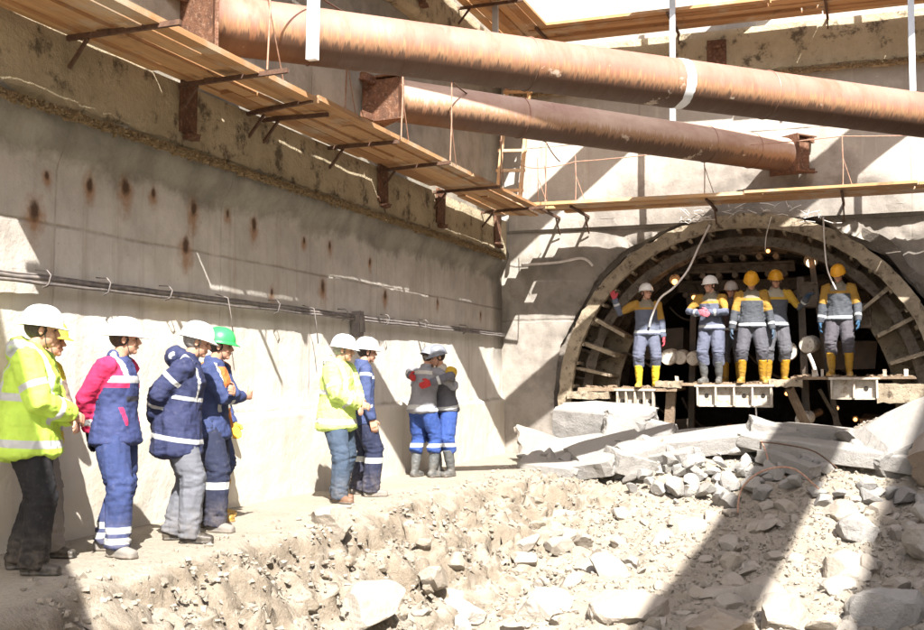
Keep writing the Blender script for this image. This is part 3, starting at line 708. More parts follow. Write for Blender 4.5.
# lamps in the tunnel
def emis(name, c, s):
    n = NT(name); n.b.inputs['Emission Color'].default_value = (*c, 1); n.b.inputs['Emission Strength'].default_value = s; return n.col(c)
M_BULB = emis('warm_bulb', (1., .42, .12), 1.6); M_BULBW = emis('pale_bulb', (1., .75, .5), .9)
LL = [((-.96, 3.17, 18.8), .075, 1, 'round pale lamp on the tunnel crown above the rightmost worker'), ((-3.16, 2.93, 18.8), .06, 0, 'round lamp glowing orange beside the leftmost worker'), ((-2.83, 2.62, 18.7), .035, 0, 'small orange lamp by the face of the pink-gloved worker'),
      ((-1.04, 2.75, 19.0), .035, 0, 'small orange lamp on the dark post'), ((-1.63, 3.36, 18.8), .03, 0, 'small orange lamp under the crown above the yellow helmets'), ((.05, 1.12, 19.4), .03, 0, 'small orange lamp at deck level near the right foot of the ring'),
      ((-1.4, 1.02, 19.2), .03, 0, 'small orange lamp just under the deck right of the middle box'), ((-.34, .6, 19.4), .03, 0, 'small orange lamp low under the right deck box'), ((-2.36, .42, 19.4), .045, 0, 'small orange lamp low behind the rubble under the middle box'), ((-.62, .78, 19.3), .025, 0, 'tiny orange lamp under the deck beside the raking bar')]
for (x, z, y), r, w, l in LL:
    t = thing('tunnel_lamp', l, 'lamp', (x, y, z), 0, 'lamps in the tunnel')
    V = []; F = []
    bm = bmesh.new(); bmesh.ops.create_uvsphere(bm, u_segments=14, v_segments=9, radius=r*(.8 if r > .05 and not w else 1)); me = bpy.data.meshes.new('bulb'); bm.to_mesh(me); bm.free()
    b = link('bulb', me, M_BULBW if w else M_BULB, None, True); b.parent = t; b.location = (0, 0, -.03 if r > .05 else 0)
    mb = MB(); mb.tube([(x, y+.02, z+.01), (x, y+.05, z+.01), (x, y+.14, z+.03)], [r*1.55, r*1.3, r*.5], 16); part(mb.build('lamp_housing', M_RIB), t)
    pl = bpy.data.lights.new('lamp_light', 'POINT'); pl.energy = .7 if r > .05 else .25; pl.color = (1, .5, .2); pl.shadow_soft_size = r
    po = bpy.data.objects.new('lamp_light', pl); COL.objects.link(po); po.parent = t; po.location = (0, -.14, -.05)

# ------------------------------------------------------------------ cables, hooks, hoses
cb = thing('wall_cable', 'bundle of dark cables carried on hooks along the left wall', 'cable', (WX+.06, 11, 2.02))
def cab(off, r, sg):
    pts = []; y = 4.5
    while y < 18.05: pts.append((WX+.075+off[0], y, 2.02+off[1]+.012*fb(y*.9, sg)+.008*fb(y*3, sg))); y += .25
    mb = MB(); mb.tube(pts, r, 8); return part(mb.build('cable', M_CABLE, None, True), cb)
cab((0, 0), .019, 1); cab((.01, -.034), .014, 2); cab((.0, .025), .009, 3)
hk = []
for i, y in enumerate([6.75, 7.45, 8.3, 9.2, 10.2, 10.95, 11.8, 13.0, 14.3, 15.9]):
    mb = MB(); s = .16+.05*math.sin(i*2.1); pts = [(WX+.04, y, 2.12), (WX+.14, y+.01, 2.11), (WX+.17, y+.02, 2.05), (WX+.15, y+.02, 1.98-s*.3), (WX+.09, y+.03, 1.95-s*.35), (WX+.08, y+.09, 1.95-s*.2), (WX+.09, y+.12, 1.99)]
    pts = [(a_, b_, 2.04+(c_-2.04)*.6) for a_, b_, c_ in pts]
    if i in (3, 5): pts = [(WX+.04, y, 2.08), (WX+.17, y+.02, 2.04), (WX+.16, y+.1, 1.86), (WX+.15, y+.16, 1.66)]
    mb.tube(pts, .006, 6); part(mb.build('hook', M_CABLE, None, True), cb)
mb = MB(); mb.box((WX+.09, 12.25, 1.93), (.1, .13, .32), None, .01); mb.box((WX+.15, 12.25, 1.93), (.03, .09, .2), None, .006)
tag(mb.build('switch_box', M_CABLE), 'small dark switch box under the wall cable above the pair of visitors', 'box')
def hose(label, pts, r, mat=M_HOSE, name='hose', cat='hose'):
    # smooth the control points
    P = [Vector(p) for p in pts]; Q = []
    for i in range(len(P)-1):
        p0, p1, p2, p3 = P[max(i-1, 0)], P[i], P[i+1], P[min(i+2, len(P)-1)]
        for k in range(8):
            t = k/8; Q.append(.5*((2*p1)+(p2-p0)*t+(2*p0-5*p1+4*p2-p3)*t*t+(-p0+3*p1-3*p2+p3)*t**3))
    Q.append(P[-1]); mb = MB(); mb.tube(Q, r, 8); o = mb.build(name, mat, None, True); tag(o, label, cat); return o
hose('thin pale hose running level across the shaded end wall left of the tunnel', [(-5.62, 18.02, 3.20), (-5.0, 18.03, 3.22), (-4.6, 17.98, 3.27), (-4.45, 17.95, 3.22), (-4.38, 18.0, 3.14)], .022)
hose('white hose hanging from the crown to the hand of the leftmost tunnel worker', [(-2.45, 17.95, 3.72), (-2.62, 17.85, 3.35), (-2.78, 17.8, 3.0), (-3.0, 17.75, 2.72), (-3.22, 17.75, 2.55), (-3.36, 17.8, 2.28), (-3.42, 17.85, 2.1)], .017)
hose('thin pale cable hanging in front of the rightmost tunnel worker', [(-.72, 17.9, 3.75), (-.70, 17.85, 3.2), (-.66, 17.8, 2.9), (-.55, 17.8, 2.62)], .012)
hose('thin wire hanging from the crown above the yellow helmets', [(-1.5, 17.95, 3.8), (-1.58, 17.95, 3.5), (-1.62, 18.2, 3.3)], .008)
hose('short pale curved pipe standing on the deck between the posts', [(-.98, 18.05, 1.65), (-.92, 18.05, 1.5), (-.86, 18.05, 1.3)], .03)
hose('thin hose along the dark tunnel side at the left worker', [(-4.6, 18.6, 1.5), (-4.0, 18.8, 1.7), (-3.5, 18.9, 1.4)], .02, M_DARKST)

# ------------------------------------------------------------------ rocks and slabs
def clip_rock(seed, sub=3, planes=9, dims=(1, .8, .6), amp=.05, box=False, keep=.62):
    rnd = random.Random(seed); bm = bmesh.new()
    if box:
        bmesh.ops.create_cube(bm, size=2); bmesh.ops.subdivide_edges(bm, edges=bm.edges[:], cuts=sub*5, use_grid_fill=True)
    else: bmesh.ops.create_icosphere(bm, subdivisions=sub, radius=1)
    pl = []
    for _ in range(planes):
        n = Vector((rnd.gauss(0, 1), rnd.gauss(0, 1), rnd.gauss(0, 1))).normalized()
        d = rnd.uniform(keep, keep+.25) if not box else rnd.uniform(1.15, 1.4); pl.append((n, d))
    if box:
        pl = pl[:2]
        for _ in range(16):      # chips knocked off edges and corners
            n = Vector([rnd.choice((-1, 0, 1))*rnd.uniform(.5, 1.3) for _ in range(3)])
            if n.length < .6: continue
            n.normalize(); e_ = abs(n.x)+abs(n.y)+abs(n.z); pl.append((n, e_*rnd.uniform(.84, .97)))
    for v in bm.verts:
        p = v.co.copy()
        for n, d in pl:
            k = p.dot(n)-d
            if k > 0: p -= n*k
        if box:
            e = sorted([abs(p.x), abs(p.y), abs(p.z)])[1]; g = Vector((p.x*dims[0], p.y*dims[1], p.z*dims[2]))*3
            en = .10*fb(g.y*2+seed, g.z*2, 4)*sstep(.75, 1, abs(p.x)); v.co = Vector((p.x*(1+en)*dims[0]+.012*fb(g.x*3, g.y*3, g.z*3+seed), p.y*dims[1]+.03*fb(g.x*.8, g.z*.5+seed, 7)+.004*fb(g.x*2, g.y*3, g.z*3), p.z*dims[2]+.012*fb(g.x*.5+seed, g.y*.8, 3))); continue
        p *= 1+amp*fb(p.x*1.7+seed, p.y*1.7, p.z*1.7)+amp*.5*fb(p.x*5+seed, p.y*5, p.z*5)
        v.co = Vector((p.x*dims[0], p.y*dims[1], p.z*dims[2]))
    me = bpy.data.meshes.new('rock'); bm.to_mesh(me); bm.free(); return me
def place(name, me, mat, loc, size, rot, label, cat, group=None, smooth=False):
    if not me.materials: me.materials.append(mat)
    o = bpy.data.objects.new(name, me); COL.objects.link(o); o.location = loc; o.scale = size if hasattr(size, '__len__') else (size,)*3
    o.rotation_euler = rot; tag(o, label, cat, group); return o
# slabs: (x, y, z, lx, ly, lz, rx, ry, rz, material, label)
SL = [(-2.35, 16.35, .33, 1.10, .42, .115, 8, -5, 20, M_CHUNK, 'long grey concrete slab lying across the middle of the rubble heap'),
      (-.55, 16.0, .22, 1.15, .22, .11, 5, 6, -9, M_CHUNK, 'long broken concrete beam lying level on the right of the heap'),
      (-.2, 16.9, .40, 1.05, .25, .09, 2, 5, -6, M_CHUNK, 'thinner concrete plank just behind the broken beam on the right'),
      (-4.05, 17.35, .34, .62, .30, .34, 12, 4, -10, M_CHUNK, 'smooth grey concrete block at the left foot of the tunnel ring'),
      (-3.55, 17.2, .28, .42, .35, .25, -10, 12, 25, M_CHUNK, 'tilted grey concrete block right of the smooth block by the ring'),
      (-4.75, 16.6, .14, .40, .34, .045, 32, 18, 35, M_DARKROCK, 'dark thin plate sticking up at the left end of the heap'),
      (-4.25, 16.3, .12, .55, .33, .075, 18, -8, 12, M_CHUNK, 'flat grey slab overlapping the dark plate'),
      (-3.65, 16.0, .20, .48, .30, .08, 14, -14, 30, M_CHUNK, 'pale flat slab tilted towards the middle of the heap'),
      (-3.85, 15.55, .0, .42, .26, .09, 20, -10, -18, M_CHUNK, 'pale flat slab in the second row of the heap'),
      (-4.4, 15.35, -.08, .33, .22, .11, 10, 5, 8, M_CHUNK, 'blocky grey slab at the front left of the heap'),
      (-3.25, 15.55, .02, .30, .22, .13, 10, 15, 40, M_CHUNK, 'blocky pale chunk leaning on the long slab'),
      (-3.3, 16.5, .33, .40, .28, .07, 6, -16, 5, M_CHUNK, 'flat slab resting at the left end of the long grey slab'),
      (-1.35, 16.75, .42, .45, .25, .12, 8, 18, 15, M_CHUNK, 'pale slab end poking out behind the long grey slab'),
      (-1.15, 15.75, .08, .45, .13, .09, 4, 14, -30, M_CHUNK, 'narrow slab crossing under the broken beam'),
      (.55, 16.4, .42, .60, .45, .22, 18, -22, 15, M_CHUNK, 'large grey slab sloping up at the right edge of the heap'),
      (1.0, 15.6, .35, .5, .4, .22, 22, -16, -20, M_BROWN, 'brown block below the sloping slab at the right edge'),
      (-4.85, 17.5, .12, .5, .3, .08, 6, 3, 4, M_CHUNK, 'flat pale slab in the corner between bench and ring'),
      (-2.75, 15.75, .12, .35, .2, .1, 14, -6, -25, M_CHUNK, 'small slab under the front edge of the long grey slab')]
for i, (x, y, z, lx, ly, lz, rx, ry, rz, m, l) in enumerate(SL):
    q = 1.3 if i in (3, 4, 5, 6, 7, 8, 9, 10, 11, 14) else 1.1; me = clip_rock(100+i, 3, 7, (lx*q, ly*q, lz*q), .05, True); place('concrete_slab', me, m, (x, y, z+.04), 1, (R(rx), R(ry), R(rz)), l, 'slab')
# named boulders: x, y, size, flat, mat, label
BO = [(-3.92, 8.35, .40, .50, M_ROCK, 'big low white boulder at the foot of the bank, bottom middle of the picture'),
      (-3.70, 9.9, .26, .6, M_ROCK, 'white boulder right of the big low one'),
      (-3.6, 11.6, .18, .6, M_ROCK, 'pale boulder halfway up the foot of the bank'),
      (-.45, 14.2, .30, .75, M_ROCK, 'upright pale boulder under the right end of the broken beam'),
      (.05, 10.75, .36, 1.0, M_CHUNK, 'tall grey boulder at the bottom right'),
      (.62, 10.9, .42, .8, M_ROCK, 'large sandy boulder filling the bottom right corner'),
      (.6, 12.9, .42, .7, M_ROCK, 'sandy boulder at the right edge above the tall one'),
      (-.35, 12.2, .34, .7, M_ROCK, 'pale boulder beside the shadow on the right'),
      (-2.2, 10.35, .40, .55, M_ROCK, 'flat boulder with a dark hollow below it, bottom centre right'),
      (-1.35, 10.2, .36, .7, M_BROWN, 'sandy boulder in the shadow band near the bottom'),
      (-.85, 10.6, .38, .55, M_ROCK, 'pale angular boulder at the bottom between the two shadows'),
      (-3.0, 10.3, .33, .6, M_ROCK, 'pale round-backed boulder at the bottom left of centre'),
      (-4.55, 8.9, .28, .6, M_ROCK, 'pale lump lying against the bank near the bottom'),
      (-2.9, 11.8, .27, .6, M_ROCK, 'pale boulder in the middle of the pit floor'),
      (-.2, 13.5, .36, .6, M_CHUNK, 'grey chunk on the right below the broken beam'),
      (-3.7, 13.5, .25, .6, M_ROCK, 'pale stone below the left end of the heap')]
for i, (x, y, s, fl, m, l) in enumerate(BO):
    me = clip_rock(200+i, 4, 12, (1, .8, fl), .06, False, .54); place('boulder', me, m, (x, y, height(x, y)+s*fl*.12), s, (random.uniform(-.2, .2), random.uniform(-.2, .2), random.uniform(0, 6)), l, 'boulder')
PR = [clip_rock(300+i, 3, 10, (1, random.uniform(.6, .95), random.uniform(.4, .7)), .04, False, .5) for i in range(9)]
PC = [clip_rock(330+i, 3, 9, (1, random.uniform(.5, .9), random.uniform(.35, .75)), .035, False, .46) for i in range(8)]
PB = [clip_rock(360+i, 3, 9, (1, .8, .6), .06) for i in range(3)]
rnd = random.Random(21)
def zone(x, y):
    px = (x*math.cos(R(20.4))+y*math.sin(R(20.4)))/(-x*math.sin(R(20.4))+y*math.cos(R(20.4)))
    side = 'at the foot of the bank' if px < -.12 else ('left of the middle of the pit floor' if px < .04 else ('in the middle of the pit floor' if px < .17 else ('in or beside the diagonal shadow band' if px < .29 else 'on the right of the pit floor')))
    return side+(', nearest the viewer' if y < 10.6 else (', halfway to the heap' if y < 12.8 else ', close to the heap'))
def size_word(s): return 'fist-sized' if s < .10 else ('head-sized' if s < .17 else 'large')
def shape_word(k): return ('blunt', 'flat', 'angular')[k % 3]
for i in range(100):            # white chunks of the heap
    x = rnd.gauss(-2.15, .55); y = rnd.gauss(15.35, .42); s = .05+.17*rnd.random()**1.6
    if not (-3.4 < x < -.9): continue
    place('concrete_chunk', PC[i % 8], M_CHUNK, (x, y, height(x, y)+s*.45+rnd.uniform(0, .06)), s, (rnd.uniform(-.8, .8), rnd.uniform(-.8, .8), rnd.uniform(0, 6)), size_word(s)+' '+shape_word(i)+' white chunk '+('low' if y < 15.15 else 'mid-height' if y < 15.55 else 'high')+' on the '+('left' if x < -2.5 else 'middle' if x < -1.8 else 'right')+' of the pile below the long slab', 'rubble', 'white chunks heaped below the long slab')
for i in range(26):
    x = rnd.uniform(-4.9, -3.0); y = rnd.uniform(15.0, 17.4); s = rnd.uniform(.09, .2)
    place('concrete_chunk', PC[(i*3) % 8], M_CHUNK, (x, y, height(x, y)+s*.4+.05), s, (rnd.uniform(-.8, .8), rnd.uniform(-.8, .8), rnd.uniform(0, 6)), size_word(s)+' '+shape_word(i)+' grey chunk '+('in front of' if y < 16 else 'behind')+' the '+('dark plate' if x < -4.1 else 'tilted pale slabs')+' left of the heap', 'rubble', 'chunks between the left slabs')
for i in range(30):
    x = rnd.uniform(-1.3, 1.2); y = rnd.uniform(14.6, 17.0); s = rnd.uniform(.08, .24)
    place('concrete_chunk', PC[(i*5) % 8], M_CHUNK, (x, y, height(x, y)+s*.35), s, (rnd.uniform(-.8, .8), rnd.uniform(-.8, .8), rnd.uniform(0, 6)), size_word(s)+' '+shape_word(i)+' grey chunk '+('in front of' if y < 15.8 else 'behind')+' the '+('left' if x < 0 else 'right')+' half of the broken beam', 'rubble', 'chunks around the broken beam')
for i in range(200):
    y = 8.8+6.2*rnd.random()**1.1; x = rnd.uniform(-4.1+.1*(y-9), 1.2); s = rnd.choice((rnd.uniform(.05, .12), rnd.uniform(.08, .17), rnd.uniform(.13, .25)))
    place('loose_stone', PR[i % 9], M_ROCK, (x, y, height(x, y)+s*rnd.uniform(-.05, .3)), s, (rnd.uniform(-.5, .5), rnd.uniform(-.5, .5), rnd.uniform(0, 6)), size_word(s)+' '+shape_word(i)+' pale stone '+zone(x, y), 'stone', 'loose stones on the pit floor')
for i in range(34):
    y = rnd.uniform(5.2, 14); x = rnd.uniform(-4.3, -3.3); s = rnd.uniform(.04, .12)
    place('bank_stone', PB[i % 3], M_GROUND, (x, y, height(x, y)+s*rnd.uniform(-.2, .2)), s, (rnd.uniform(-.5, .5), rnd.uniform(-.5, .5), rnd.uniform(0, 6)), ('tiny' if s < .08 else 'small')+' sandy stone in the bank '+('below the nearest men' if y < 7.5 else 'below the middle of the row of men' if y < 10 else 'below the embracing pair' if y < 12.5 else 'near the far corner'), 'stone', 'small stones in the bank')
# gravel nobody could count
mb = MB(); k = 0
while k < 16000:
    y = 5.2+12*rnd.random(); x = rnd.uniform(-5.0, 1.6)
    if (y < 8 and x > -3) or (x < -4.55 and rnd.random() < .88): continue
    s = .007+.026*rnd.random()**2; z = height(x, y); k += 1
    M = Matrix.Rotation(rnd.uniform(0, 6), 3, 'Z') @ Matrix.Rotation(rnd.uniform(0, 6), 3, 'X')
    mb.box((x, y, z+s*.3), (s*rnd.uniform(1, 1.8), s*rnd.uniform(.8, 1.3), s), M, s*.28)
M_GRAVEL = rock_mat('sandy_gravel', (.30, .265, .22), (.20, .17, .135), (.30, .27, .22))
tag(mb.build('gravel', M_GRAVEL), 'fine broken gravel and crumbs scattered over the pit floor and bank', 'gravel', None, 'stuff')
hose('bent pale reinforcing rod arching out of the heap', [(-.7, 14.6, -.1), (-1.0, 14.5, .15), (-1.35, 14.4, .12), (-1.6, 14.3, -.1), (-1.65, 14.25, -.4)], .012, M_REBARL, 'reinforcing_rod', 'rod')
hose('thin reinforcing rod drooping from the end of the long grey slab', [(-1.55, 16.0, .45), (-1.45, 15.8, .3), (-1.35, 15.6, .05), (-1.15, 15.5, -.05)], .012, M_REBARL, 'reinforcing_rod', 'rod')
hose('thin reinforcing rod lying on the broken beam', [(-1.5, 15.8, .4), (-1.2, 15.7, .38), (-.8, 15.6, .3), (-.5, 15.4, .1)], .010, M_REBAR, 'reinforcing_rod', 'rod')
hose('short bent rod poking up at the left end of the long grey slab', [(-2.9, 15.9, .1), (-2.92, 15.85, .3), (-2.85, 15.85, .42)], .010, M_REBARL, 'reinforcing_rod', 'rod')

# ------------------------------------------------------------------ people
def loft(path, rad, right, seg=16, cap=.5):
    """closed tapered tube of elliptical rings; rad = [(rx, ry)], right = reference for the rx axis"""
    P = [Vector(p) for p in path]; V = []; F = []; right = Vector(right)
    rings = []
    for i, p in enumerate(P):
        t = (P[min(i+1, len(P)-1)]-P[max(i-1, 0)]).normalized()
        x = (right-t*right.dot(t)).normalized(); y = t.cross(x)
        rx, ry = rad[i] if hasattr(rad[i], '__len__') else (rad[i], rad[i])
        if i == 0: 
            for f, d in ((.5, .85), (.85, .5)): rings.append((p-t*min(rx, ry)*cap*d, x, y, rx*f, ry*f))
        rings.append((p, x, y, rx, ry))
        if i == len(P)-1:
            for f, d in ((.85, .5), (.5, .85)): rings.append((p+t*min(rx, ry)*cap*d, x, y, rx*f, ry*f))
    for p, x, y, rx, ry in rings:
        for k in range(seg):
            a = 2*math.pi*k/seg; V.append(p+x*rx*math.cos(a)+y*ry*math.sin(a))
    n = seg
    for i in range(len(rings)-1):
        for k in range(n): F.append((i*n+k, i*n+(k+1) % n, (i+1)*n+(k+1) % n, (i+1)*n+k))
    F += [tuple(range(n))[::-1], tuple(range((len(rings)-1)*n, len(rings)*n))]
    return V, F
def ell(c, r, M=None, seg=16, rg=10):
    V = []; F = []; c = Vector(c)
    V.append(Vector((0, 0, -r[2])))
    for j in range(1, rg):
        b = -math.pi/2+math.pi*j/rg
        for k in range(seg):
            a = 2*math.pi*k/seg; V.append(Vector((r[0]*math.cos(b)*math.cos(a), r[1]*math.cos(b)*math.sin(a), r[2]*math.sin(b))))
    V.append(Vector((0, 0, r[2])))
    for k in range(seg): F.append((0, 1+(k+1) % seg, 1+k)); F.append((len(V)-1, 1+(rg-2)*seg+k, 1+(rg-2)*seg+(k+1) % seg))
    for j in range(rg-2):
        for k in range(seg): F.append((1+j*seg+k, 1+j*seg+(k+1) % seg, 1+(j+1)*seg+(k+1) % seg, 1+(j+1)*seg+k))
    if M is not None: V = [M @ v for v in V]
    return [v+c for v in V], F
def fuse(pieces, voxel, smooth=3, sf=.5):
    V = []; F = []
    for v, f in pieces: k = len(V); V += [tuple(p) for p in v]; F += [tuple(i+k for i in q) for q in f]
    me = bpy.data.meshes.new('tmp'); me.from_pydata(V, [], F)
    bm = bmesh.new(); bm.from_mesh(me); bmesh.ops.recalc_face_normals(bm, faces=bm.faces); bm.to_mesh(me); bm.free()
    o = bpy.data.objects.new('tmp', me); COL.objects.link(o)
    m = o.modifiers.new('r', 'REMESH'); m.mode = 'VOXEL'; m.voxel_size = voxel
    if smooth: s = o.modifiers.new('s', 'SMOOTH'); s.iterations = smooth; s.factor = sf
    dg = bpy.context.evaluated_depsgraph_get(); out = bpy.data.meshes.new_from_object(o.evaluated_get(dg))
    bpy.data.objects.remove(o); bpy.data.meshes.remove(me)
    return out
def verts(me):
    a = np.empty(len(me.vertices)*3); me.vertices.foreach_get('co', a); return a.reshape(-1, 3)
def norms(me):
    a = np.empty(len(me.vertices)*3); me.vertex_normals.foreach_get('vector', a); return a.reshape(-1, 3)
def wrinkle(me, amp, sc, seed, st=(1, 1, 1.8), w=None):
    v = verts(me); n = norms(me)
    d = np.array([abs(fb(p[0]*sc*st[0]+seed, p[1]*sc*st[1], p[2]*sc*st[2], 3))*-1.6+.35 for p in v])*amp
    if w is not None: d = d*w(v)
    v = v+n*d[:, None]; me.vertices.foreach_set('co', v.ravel()); me.update()
def seg_param(v, a, b):
    a = np.array(a); b = np.array(b); ab = b-a; L = np.linalg.norm(ab); t = np.clip(((v-a) @ ab)/L**2, -.05 if True else 0, 1.05)
    return t*L, np.linalg.norm(v-(a+np.clip(t, 0, 1)[:, None]*ab), axis=1), L
CL = {}
def cloth(base, regs, rough=.85, name='cloth'):
    key = (base, tuple(regs), name)
    if key in CL: return CL[key]
    n = NT(name, rough); v = n.noise(9, 5, .6)
    dk_ = .62 if base[1] < .35 else 1.; base = tuple(x*dk_ for x in base); regs = [tuple(x*(.7 if max(rc)-min(rc) > .05 else 1) for x in rc) for rc in regs]
    c = n.mix(n.ramp(v, .35, .7, 0, .35), base, tuple(x*.6 for x in base))
    c = n.mix(n.ramp(n.noise(26, 5, .7, off=(3, 1, 1)), .55, .8, 0, .14), c, (.30, .26, .21))
    for i, rc in enumerate(regs): c = n.mix(n.ramp(n.attr('r%d' % i), -.002, .002), c, rc)
    zz = n.xyz(n.co)[2]
    c = n.mix(n.math('MULTIPLY', n.ramp(n.math('MULTIPLY_ADD', v, .4, zz), .55, .2, 0, .4), n.ramp(n.noise(14, 6, .7, off=(9, 1, 1)), .4, .6, .2, 1)), c, (.20, .165, .125))
    n.bump(n.noise(40, 5, .7), .004); CL[key] = n.col(c); return CL[key]
SKIN = simple('sun_tanned_skin', (.50, .29, .20), (.42, .22, .15), 20, .55)
HAIRS = {'dark': simple('dark_hair', (.03, .022, .018), (.06, .045, .035), 60, .7), 'grey': simple('grey_hair', (.30, .28, .26), (.16, .15, .14), 60, .7)}
EYE = simple('eye', (.03, .02, .02), (.12, .1, .1), 9, .3)
REFL = (.42, .43, .43); 
def dirv(a): return Vector((math.sin(R(a)), math.cos(R(a)), 0))
def two_bone(a, b, l1, l2, hint):
    a, b = Vector(a), Vector(b); d = b-a; L = d.length
    if L > (l1+l2)*.998: b = a+d*((l1+l2)*.998/L); d = b-a; L = d.length
    t = d/L; x = (l1*l1-l2*l2+L*L)/(2*L); h = math.sqrt(max(0, l1*l1-x*x)); hv = Vector(hint); hv = (hv-t*hv.dot(t)).normalized()
    return a+t*x+hv*h, b
def hand_pieces(w, d, palm, thumb, curl, g=0.):
    """w wrist, d finger direction, palm = where the palm faces, thumb = side the thumb leaves"""
    d = Vector(d).normalized(); palm = Vector(palm); palm = (palm-d*palm.dot(d)).normalized(); s = d.cross(palm).normalized()
    if s.dot(Vector(thumb)) < 0: s = -s
    P = [loft([w-d*.02, w+d*.03, w+d*.085], [(.026+g, .02+g), (.038+g, .017+g), (.042+g, .015+g)], s, 12)]
    for k, (o, l) in enumerate(((.03, .072), (.010, .082), (-.011, .076), (-.031, .06))):
        p = w+d*.085+s*o; a = p; dd = d.copy(); pts = [a-d*.02]
        c = curl*(1+.12*k)
        for q in range(3):
            ang = c*(.55 if q == 0 else .8); dd = (dd*math.cos(ang)+palm*math.sin(ang)).normalized(); 
            palm2 = palm; a = a+dd*l*(.42, .33, .25)[q]; pts.append(a)
        P.append(loft(pts, [.0105+g*.8, .0105+g*.8, .0095+g*.8, .0085+g*.7], s, 8, .9))
    t0 = w+d*.03+s*.03; t1 = t0+(s*.7+d*.6+palm*.25).normalized()*.045; t2 = t1+(d*.8+s*.15+palm*.4).normalized()*.035
    P.append(loft([t0-s*.012, t0, t1, t2], [.015+g, .0145+g, .012+g*.8, .0095+g*.8], d, 8, .9))
    return P
ALLP = []
def person(label, loc, face, H=1.75, lean=4, feet=((-.11, 0, -8), (.11, .02, 10)), hands=(((-.24, .06, .80), 0), ((.24, .06, .80), 0)), hyaw=0, hpitch=8, hroll=0,
           jacket=None, trousers=None, boots=None, helmet=None, gloves=None, hair='dark', bulk=0., hood=False, group=None, collar=True, twist=0, extra=None, hip=(0, 0), knees=.02, peak=True, seed=None, curl=.45, skin=True):
    seed = seed if seed is not None else len(ALLP)*3.7+1
    root = thing('person', label, 'person', loc, -R(face), group); ALLP.append(root); root.scale = (H/1.75,)*3
    hipc = Vector((hip[0], hip[1]-.02*lean/10, .925-knees)); L = R(lean); up = Vector((0, math.sin(L), math.cos(L))); fw = Vector((0, math.cos(L), -math.sin(L))); T = Matrix.Rotation(-R(twist), 3, 'Z')
    rt = T @ Vector((1, 0, 0)); fwt = T @ fw
    waist = hipc+up*.16; chest = hipc+up*.36; neck = hipc+up*.525; sh = [hipc+up*.458-rt*.182, hipc+up*.458+rt*.182]
    hp = R(hpitch); hc = neck+up*.058+Vector((0, .045+.05*math.sin(hp), .065))
    HM = Matrix.Rotation(-R(hyaw), 3, 'Z') @ Matrix.Rotation(-hp, 3, 'X') @ Matrix.Rotation(R(hroll), 3, 'Y')
    # limbs
    arms = []
    for i in (0, 1):
        tgt, ehint = hands[i][0], (hands[i][2] if len(hands[i]) > 2 else ((-1, 1)[i]*.5, -.8, -.2))
        tgt = Vector(tgt)
        el, wr = two_bone(sh[i], tgt, .29, .265, ehint); arms.append((sh[i], el, wr))
    legs = []
    for i in (0, 1):
        fx, fy, fa = feet[i]; hj = hipc+Vector(((-1, 1)[i]*.088, 0, -.02)); an = Vector((fx, fy, .095))
        kn, an = two_bone(hj, an, .414, .402, dirv(fa)+Vector(((-1, 1)[i]*.1, 0, 0))); legs.append((hj, kn, an, fa))
    # ---- body: one continuous skin surface
    B = [loft([hipc-up*.03, waist, chest, hipc+up*.47, neck], [(.13, .09), (.12, .085), (.14, .09), (.13, .08), (.055, .055)], rt)]
    B.append(loft([neck-up*.03, hc-HM @ Vector((0, .01, .05))], [.055, .052], rt, 14))
    B.append(ell(hc+HM @ Vector((0, -.012, .03)), (.073, .093, .088), HM)); B.append(ell(hc+HM @ Vector((0, .030, -.035)), (.056, .060, .075), HM))
    B.append(ell(hc+HM @ Vector((0, .066, -.088)), (.024, .022, .02), HM, 10, 6)); B.append(loft([hc+HM @ Vector(q) for q in ((0, .088, .012), (0, .100, -.012), (0, .106, -.028))], [.008, .011, .0145], HM @ Vector((1, 0, 0)), 8))
    B.append(loft([hc+HM @ Vector((-.045, .070, .022)), hc+HM @ Vector((0, .084, .026)), hc+HM @ Vector((.045, .070, .022))], [.011, .013, .011], HM @ Vector((0, 0, 1)), 8))
    for q in (-1, 1):
        B.append(ell(hc+HM @ Vector((q*.074, -.008, -.008)), (.010, .019, .031), HM, 10, 8)); B.append(ell(hc+HM @ Vector((q*.036, .066, -.030)), (.022, .018, .02), HM, 10, 6))
    B.append(loft([hc+HM @ Vector((-.02, .086, -.058)), hc+HM @ Vector((0, .093, -.058)), hc+HM @ Vector((.02, .086, -.058))], [.006, .009, .006], HM @ Vector((0, 0, 1)), 8))
    for s_, e_, w_ in arms: B.append(loft([s_, e_, w_], [.038, .033, .024], fw, 12))
    for h_, k_, a_, fa in legs: B.append(loft([h_, k_, a_], [.06, .045, .035], (1, 0, 0), 12)); B.append(loft([a_-Vector((0, 0, .035)), a_+dirv(fa)*.1-Vector((0, 0, .06))], [.03, .03], (1, 0, 0), 10))
    HP = []
    for i, (s_, e_, w_) in enumerate(arms):
        d = (w_-e_).normalized(); mid = Vector((0, 0, 0)); inward = Vector(((1, -1)[i], 0, 0)); 
        pd = hands[i][3] if len(hands[i]) > 3 else inward
        th = hands[i][4] if len(hands[i]) > 4 else (0, 1, .3)
        HP.append(hand_pieces(w_, d, pd, th, curl, .0))
        B += HP[-1]
    body = fuse(B, .0068, 2, .5)
    link('body', body, SKIN, root, True)
    # eyes and hair
    ev = MB()
    for q in (-1, 1): v, f = ell(hc+HM @ Vector((q*.031, .0775, .006)), (.013, .008, .0075), HM, 10, 6); ev.add(v, f)
    ev.build('eyes', EYE, root, True)
    if hair: v, f = ell(hc+HM @ Vector((0, -.026, .022)), (.079, .090, .090), HM, 20, 12); obj('hair', v, f, HAIRS[hair], root, True)
